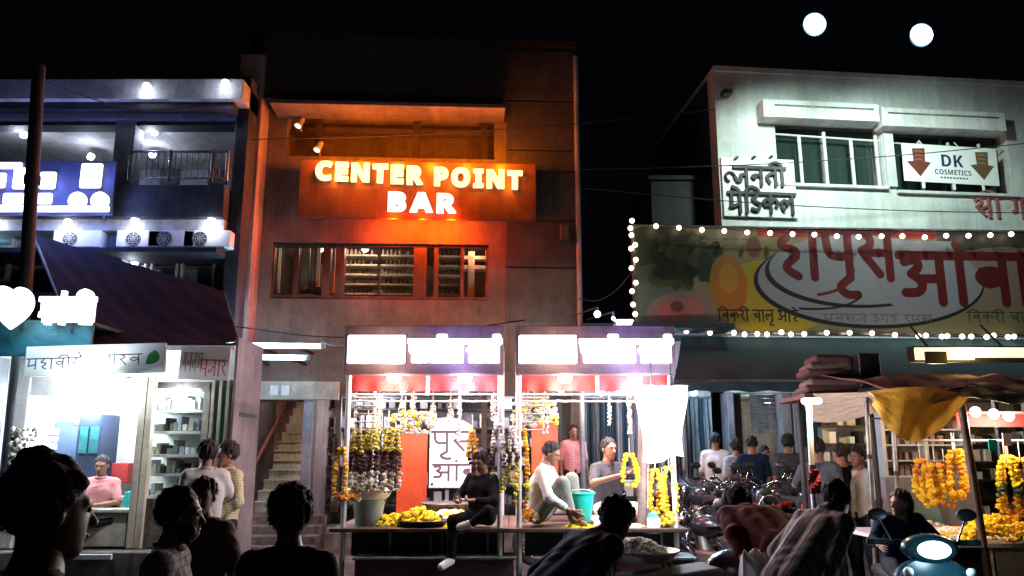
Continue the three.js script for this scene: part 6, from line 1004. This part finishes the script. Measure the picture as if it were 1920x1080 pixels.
person({ label: 'person in a pale grey shirt leaning forward, seen from behind on the right', pos: bendTop(1476, 5.0), turn: 120, J: stand({ bend: 0.76 }), scale: 0.97, pitch: 0.2, yaw: 0.3, shirt: K.grey, legs: K.dark, hair: 'short', near: 1, sleeve: 0.5, collar: 1, face: false });
// at the lit shop
person({ label: 'person in a white shirt with their back half turned, at the left shop case', ...onRoad(390, 828, 8.2), turn: 205, J: stand({ J: { elR: [-0.27, 1.14, 0.06], wrR: [-0.14, 1.02, 0.26] } }), shirt: K.white, legs: K.dark, hair: 'thick', collar: 1, face: false });
person({ label: 'person in a cream shirt facing left beside the grey pillar', ...onRoad(428, 830, 8.5), turn: -38, J: stand({ J: { elL: [0.24, 1.13, 0.0], wrL: [0.12, 0.97, 0.2] } }), yaw: -0.2, shirt: K.cream, legs: K.dark, hair: 'thick', collar: 1, sleeve: 0.9 });
{ const p = P(186, 950, 9.75); person({ label: 'person in a pink shirt seated behind the counter of the bright shop', pos: [p.x, p.y - 0.26, p.z], turn: 8, J: sit({ J: { elL: [0.25, 0.32, 0.12], wrL: [0.06, 0.3, 0.32], elR: [-0.25, 0.32, 0.12], wrR: [-0.06, 0.32, 0.33] } }), scale: 0.98, pitch: 0.15, shirt: K.pink, legs: K.dark, hair: 'short', collar: 1 }); }
// in the flower stalls
{ const p = P(905, 990, 8.55); person({ label: 'person in black seated on the edge of the left stall with one leg hanging', pos: [p.x, tableY, p.z], turn: -32, J: sit({ J: { kneeR: [-0.12, 0.09, 0.42], ankR: [-0.12, -0.34, 0.46], toeR: [-0.14, -0.39, 0.6], kneeL: [0.28, 0.2, 0.3], ankL: [0.1, 0.06, 0.4], toeL: [0.0, 0.03, 0.46], elR: [-0.26, 0.32, 0.14], wrR: [-0.1, 0.3, 0.36], elL: [0.25, 0.3, 0.14], wrL: [0.08, 0.32, 0.38] } }), scale: 0.88, pitch: 0.35, shirt: K.black, legs: K.black, hair: 'thick', shoes: K.white, sleeve: 0.85 }); }
{ const p = P(1008, 990, 8.75); person({ label: 'person in a white shirt seated with raised knees in the right stall facing right', pos: [p.x, tableY, p.z], turn: 72, J: sit({ J: { chest: [0, 0.42, 0.05], neck: [0, 0.6, 0.1], head: [0, 0.735, 0.16], shL: [0.16, 0.54, 0.09], shR: [-0.16, 0.54, 0.09], kneeL: [0.16, 0.47, 0.34], ankL: [0.14, 0.07, 0.42], toeL: [0.16, 0.03, 0.55], kneeR: [-0.16, 0.44, 0.32], ankR: [-0.14, 0.07, 0.42], toeR: [-0.16, 0.03, 0.55], elR: [-0.27, 0.3, 0.2], wrR: [-0.22, 0.16, 0.42], elL: [0.26, 0.33, 0.22], wrL: [0.16, 0.2, 0.4] } }), scale: 1.0, pitch: 0.35, shirt: K.white, legs: K.green, hair: 'short', sleeve: 0.85, collar: 1 }); }
{ const p = P(1140, 985, 9.35); person({ label: 'person in a slate T shirt reaching for the yellow garland in the right stall', pos: [p.x, tableY, p.z], turn: 28, J: sit({ J: { elL: [0.33, 0.44, 0.2], wrL: [0.26, 0.62, 0.36], elR: [-0.28, 0.4, 0.16], wrR: [-0.08, 0.48, 0.36] } }), scale: 1.05, shirt: K.slate, legs: K.white, hair: 'short', skin: C.skin }); }
// round the parked motorcycles and in the far shop
const gY = 0.24;
person({ label: 'person in a white shirt leftmost of the group standing behind the motorcycles', ...onRoad(1340, 812, 12.6, gY), turn: 160, J: stand(), shirt: K.white, legs: K.dark, face: false });
person({ label: 'person in a pale blue shirt standing second from left behind the motorcycles', ...onRoad(1378, 824, 12.2, gY), turn: 195, J: stand(), shirt: K.pale, legs: K.dark, hair: 'thick', face: false });
person({ label: 'person in a navy shirt standing before the shutter behind the motorcycles', ...onRoad(1409, 818, 11.8, gY), turn: 170, J: stand({ J: { elL: [0.3, 1.16, 0.08], wrL: [0.34, 1.0, 0.28] } }), shirt: K.navy, legs: K.dark, face: false });
person({ label: 'person in white half hidden between the navy shirt and the pale column', ...onRoad(1433, 836, 12.4, gY), turn: 30, J: stand(), shirt: K.white, legs: K.dark });
person({ label: 'person in a grey shirt standing in front of the teal panel', ...onRoad(1475, 816, 11.6, gY), turn: 186, J: stand(), shirt: K.slate, legs: K.dark, hair: 'thick', face: false });
person({ label: 'person in a dark slate shirt beside the slim white pole', ...onRoad(1532, 822, 9.6), turn: 150, J: stand({ J: { elL: [0.28, 1.2, 0.1], wrL: [0.2, 1.14, 0.32] } }), shirt: K.slate, legs: K.dark, face: false });
person({ label: 'person in a white top and dark trousers below the beige sheet', ...onRoad(1606, 838, 9.8), turn: -60, J: stand(), shirt: K.white, legs: K.dark, hair: 'thick' });
person({ label: 'person in black between the slim pole and the white top', ...onRoad(1574, 832, 9.9), turn: 200, J: stand(), shirt: K.black, legs: K.dark, face: false });
{ const p = P(1073, 860, 12.2); person({ label: 'person in a pinkish white shirt seen far back behind the right stall', ...onRoad(1075, 797, 13.1, 0.5), turn: 10, J: stand(), shirt: K.pink, legs: K.dark }); }

// ---------------------------------------------------------------- motorcycles and scooter
function wheel(parent, y, z, r) {
  const t = M('tyre', [new THREE.TorusGeometry(r, 0.05, 10, 32).rotateY(Math.PI / 2).translate(0, y, z)], C.rubber, parent), sp = [];
  for (let i = 0; i < 9; i++) sp.push(new THREE.CylinderGeometry(0.006, 0.006, r * 2 - 0.08, 5).rotateX(i * Math.PI / 9).translate(0, y, z));
  M('rim', [new THREE.TorusGeometry(r - 0.05, 0.016, 8, 32).rotateY(Math.PI / 2).translate(0, y, z), cyl([-0.06, y, z], [0.06, y, z], 0.05), ...sp], C.chrome, t);
}
function motorcycle(label, paint) {
  const o = T('motorcycle', label, 'motorcycle', [0, 0, 0]);
  wheel(o, 0.3, 0.64, 0.26); wheel(o, 0.3, -0.62, 0.26);
  M('fork', [cyl([0.07, 0.3, 0.64], [0.07, 0.95, 0.42], 0.022), cyl([-0.07, 0.3, 0.64], [-0.07, 0.95, 0.42], 0.022)], C.chrome, o);
  M('handlebar', [tube([[-0.36, 1.04, 0.28], [-0.2, 1.06, 0.38], [0, 0.98, 0.42], [0.2, 1.06, 0.38], [0.36, 1.04, 0.28]], 0.014)], C.chrome, o);
  for (const s of [-1, 1]) { M('grip', [cyl([s * 0.28, 1.052, 0.33], [s * 0.4, 1.035, 0.25], 0.02)], C.rubber, o); const m = M('mirror', [new THREE.SphereGeometry(0.06, 12, 8).scale(1.25, 0.8, 0.25).translate(s * 0.34, 1.22, 0.32)], C.black, o); M('stalk', [cyl([s * 0.26, 1.05, 0.34], [s * 0.33, 1.2, 0.33], 0.007)], C.chrome, m); }
  M('headlight', [new THREE.SphereGeometry(0.1, 16, 10).scale(1, 1, 0.7).translate(0, 0.88, 0.52)], C.chrome, o);
  M('tank', [new THREE.SphereGeometry(1, 24, 16).scale(0.14, 0.13, 0.26).translate(0, 0.83, 0.16)], paint, o);
  M('seat', [new RoundedBoxGeometry(0.26, 0.1, 0.68, 3, 0.045).rotateX(-0.05).translate(0, 0.8, -0.38)], C.rubber, o);
  M('side_panel', [new RoundedBoxGeometry(0.24, 0.2, 0.4, 3, 0.06).translate(0, 0.64, -0.32)], paint, o);
  M('engine', [new RoundedBoxGeometry(0.26, 0.3, 0.36, 2, 0.05).translate(0, 0.42, 0.08), cyl([0, 0.5, 0.16], [0, 0.7, 0.24], 0.09)], C.alu, o);
  M('exhaust', [tube([[0.12, 0.46, 0.26], [0.15, 0.26, 0.2], [0.16, 0.25, -0.2], [0.17, 0.32, -0.4]], 0.02), cyl([0.17, 0.3, -0.3], [0.18, 0.42, -0.86], 0.036, 0.045, 14)], C.chrome, o);
  M('frame', [cyl([0, 0.92, 0.42], [0, 0.6, -0.1], 0.024), cyl([0, 0.9, 0.42], [0, 0.28, 0.2], 0.022), cyl([0, 0.28, 0.2], [0, 0.3, -0.62], 0.022), cyl([0.08, 0.3, -0.62], [0.1, 0.72, -0.5], 0.024), cyl([-0.08, 0.3, -0.62], [-0.1, 0.72, -0.5], 0.024)], C.black, o);
  M('mudguard', [new THREE.TorusGeometry(0.33, 0.05, 6, 20, 2.0).scale(1, 1, 1.2).rotateY(Math.PI / 2).rotateX(-0.5).translate(0, 0.3, 0.64)], paint, o); M('mudguard', [new THREE.TorusGeometry(0.34, 0.06, 6, 20, 1.8).rotateY(-Math.PI / 2).rotateX(0.3).translate(0, 0.32, -0.62)], C.black, o);
  M('tail_light', [new RoundedBoxGeometry(0.14, 0.07, 0.05, 2, 0.02).translate(0, 0.78, -0.78)], mat('red lens', [0.4, 0.01, 0.01], { rough: 0.2 }), o); M('number_plate', [cbx(0, 0.6, -0.83, 0.22, 0.14, 0.012)], C.whitePlastic, o);
  M('stand', [cyl([0.1, 0.28, 0], [0.22, 0.01, -0.05], 0.012)], C.black, o);
  return o;
}
{
  const black = mat('black motorcycle paint', [0.02, 0.02, 0.03], { rough: 0.2 }), m0 = motorcycle('dark motorcycle leftmost in the parked row right of the bright lamp', black), at = (px, D) => { const p = P(px, 850, D); return [p.x, D > 10.35 ? 0.24 : 0, p.z]; };
  m0.position.set(...at(1312, 11.1)); m0.rotation.y = 200 * DEG; m0.rotation.z = 0.12;
  [[1346, 10.9, 188, 'dark motorcycle second from left in the parked row with its handlebar against the white shirt'], [1384, 11.2, 205, 'dark motorcycle in the parked row in front of the navy shirted person'], [1420, 10.8, 172, 'dark motorcycle behind the bent person in red'], [1456, 11.0, 196, 'dark motorcycle in front of the pale column and teal panel'], [1494, 10.7, 160, 'dark motorcycle rightmost in the parked row beside the slim white pole'], [1366, 9.9, 170, 'dark motorcycle in a second row nearer the street, left of the red tunic'], [1330, 9.4, 214, 'dark motorcycle in the second row nearest the golden garlands']].forEach(([px, D, a, l]) => { const c = copy(m0, l, at(px, D), a * DEG); c.rotation.z = rr(0.06, 0.13); });
  const near = copy(m0, 'motorcycle cut by the lower edge right of the flower tray', at(1322, 6.2), 118 * DEG); near.rotation.z = 0.1;
  { const s = copy(m0, 'motorcycle parked behind the right flower stall, seen past the turquoise bucket', at(1088, 10.9), 100 * DEG); s.rotation.z = 0.1; }
  { const s = copy(m0, 'motorcycle with a shining lamp behind the bent person in red', at(1452, 7.6), 8 * DEG); s.rotation.z = -0.1; }
}
{ // scooter and rider
  const p = P(1694, 850, 6.2), turn = -9 * DEG, o = T('scooter', 'teal scooter with its headlight on, facing the camera at the lower right', 'scooter', [p.x, 0, p.z], turn), paint = mat('headlight tinted scooter paint', [0.008, 0.045, 0.06], { rough: 0.25 });  // teal colour stands in for bluish headlight glow on the body
  wheel(o, 0.24, 0.58, 0.19); wheel(o, 0.24, -0.58, 0.19);
  const apron = new THREE.Shape(); apron.moveTo(-0.12, 0.3); apron.quadraticCurveTo(-0.27, 0.55, -0.24, 0.78); apron.quadraticCurveTo(-0.2, 0.9, 0, 0.92); apron.quadraticCurveTo(0.2, 0.9, 0.24, 0.78); apron.quadraticCurveTo(0.27, 0.55, 0.12, 0.3); apron.closePath();
  M('front_apron', [new THREE.ExtrudeGeometry(apron, { depth: 0.06, bevelEnabled: true, bevelSize: 0.02, bevelThickness: 0.03, bevelSegments: 3 }).rotateX(-0.22).translate(0, 0.02, 0.5)], paint, o);
  M('footboard', [new RoundedBoxGeometry(0.34, 0.08, 0.5, 3, 0.03).translate(0, 0.3, 0.2)], C.black, o); M('rear_body', [new THREE.SphereGeometry(1, 24, 16).scale(0.2, 0.22, 0.46).translate(0, 0.5, -0.4)], paint, o);
  M('seat', [new RoundedBoxGeometry(0.28, 0.1, 0.68, 3, 0.045).translate(0, 0.72, -0.36)], C.rubber, o); M('mudguard', [new THREE.SphereGeometry(1, 20, 10, 0, 7, 0, 1.5).scale(0.11, 0.14, 0.26).translate(0, 0.34, 0.6)], paint, o);
  const hc = M('handlebar_cowl', [new THREE.SphereGeometry(1, 24, 14).scale(0.19, 0.1, 0.12).translate(0, 1.0, 0.36), cyl([-0.34, 1.03, 0.26], [0.34, 1.03, 0.26], 0.018)], paint, o); M('headlight', [new THREE.SphereGeometry(1, 18, 10).scale(0.11, 0.06, 0.04).translate(0, 1.0, 0.465)], L.cool, hc);
  for (const s of [-1, 1]) { M('grip', [cyl([s * 0.25, 1.03, 0.26], [s * 0.38, 1.03, 0.24], 0.022)], C.rubber, o); const m = M('mirror', [new THREE.SphereGeometry(1, 12, 8).scale(0.07, 0.045, 0.014).translate(s * 0.3, 1.22, 0.27)], C.black, o); M('stalk', [cyl([s * 0.22, 1.04, 0.28], [s * 0.29, 1.2, 0.275], 0.007)], C.chrome, m); M('indicator', [new THREE.SphereGeometry(0.035, 10, 8).translate(s * 0.2, 0.86, 0.53)], C.whitePlastic, o); }
  M('number_plate', [cbx(0, 0.62, 0.625, 0.18, 0.07, 0.01).rotateX(-0.05)], C.whitePlastic, o); M('stand', [cyl([0.12, 0.22, -0.3], [0.2, 0.01, -0.3], 0.012)], C.black, o);
  const w = V(0, 1.0, 0.6).applyAxisAngle(V(0, 1, 0), turn).add(o.position); point(w, 0xbfeaff, 0.5, 3); spot(w, w.clone().add(V(Math.sin(turn) * 3, -1, 3)), 0xcdefff, 12, 40, 0.6, 3);
  const rp = V(0, 0.72, -0.32).applyAxisAngle(V(0, 1, 0), turn).add(o.position);
  person({ label: 'person with long dark hair riding the teal scooter, head turned left', pos: rp, turn: -9, J: sit({ J: { kneeL: [0.14, 0.06, 0.42], ankL: [0.13, -0.32, 0.5], toeL: [0.13, -0.37, 0.63], kneeR: [-0.14, 0.06, 0.42], ankR: [-0.13, -0.32, 0.5], toeR: [-0.13, -0.37, 0.63], chest: [0, 0.4, 0.06], neck: [0, 0.56, 0.1], head: [0, 0.69, 0.14], shL: [0.165, 0.53, 0.09], shR: [-0.165, 0.53, 0.09], elL: [0.3, 0.34, 0.25], wrL: [0.31, 0.33, 0.5], elR: [-0.3, 0.34, 0.25], wrR: [-0.31, 0.33, 0.5] } }), scale: 0.8, yaw: -1.1, shirt: K.navy, legs: K.dark, hair: 'long', near: 1, sleeve: 0.8 });
}
for (const [px, py, D, w, h, l] of [[1418, 1068, 5.2, 0.16, 0.2, 'white plastic sack on the ground between the red tunic and the grey shirt'], [1470, 1075, 5.6, 0.14, 0.14, 'smaller white bag beside the leaning person in grey']]) {
  const p = P(px, py, D), o = T('sack', l, 'sack', [p.x, 0, p.z]), g = new THREE.IcosahedronGeometry(1, 5), q = g.attributes.position, H = p.y + 0.1; for (let i = 0; i < q.count; i++) { const x = q.getX(i), y = q.getY(i), z = q.getZ(i), n = 1 + 0.1 * Math.sin(x * 6 + y * 7 + px) + 0.05 * Math.sin(y * 15 + z * 12); q.setXYZ(i, x * n * w, Math.max(0, (y * n + 1) * H / 2), z * n * w); } g.computeVertexNormals(); M('cloth', [g], C.whitePlastic, o); M('knot', [flower(0, H, 0, 0.03)], C.whitePlastic, o);
}
renderer.render(scene, camera);
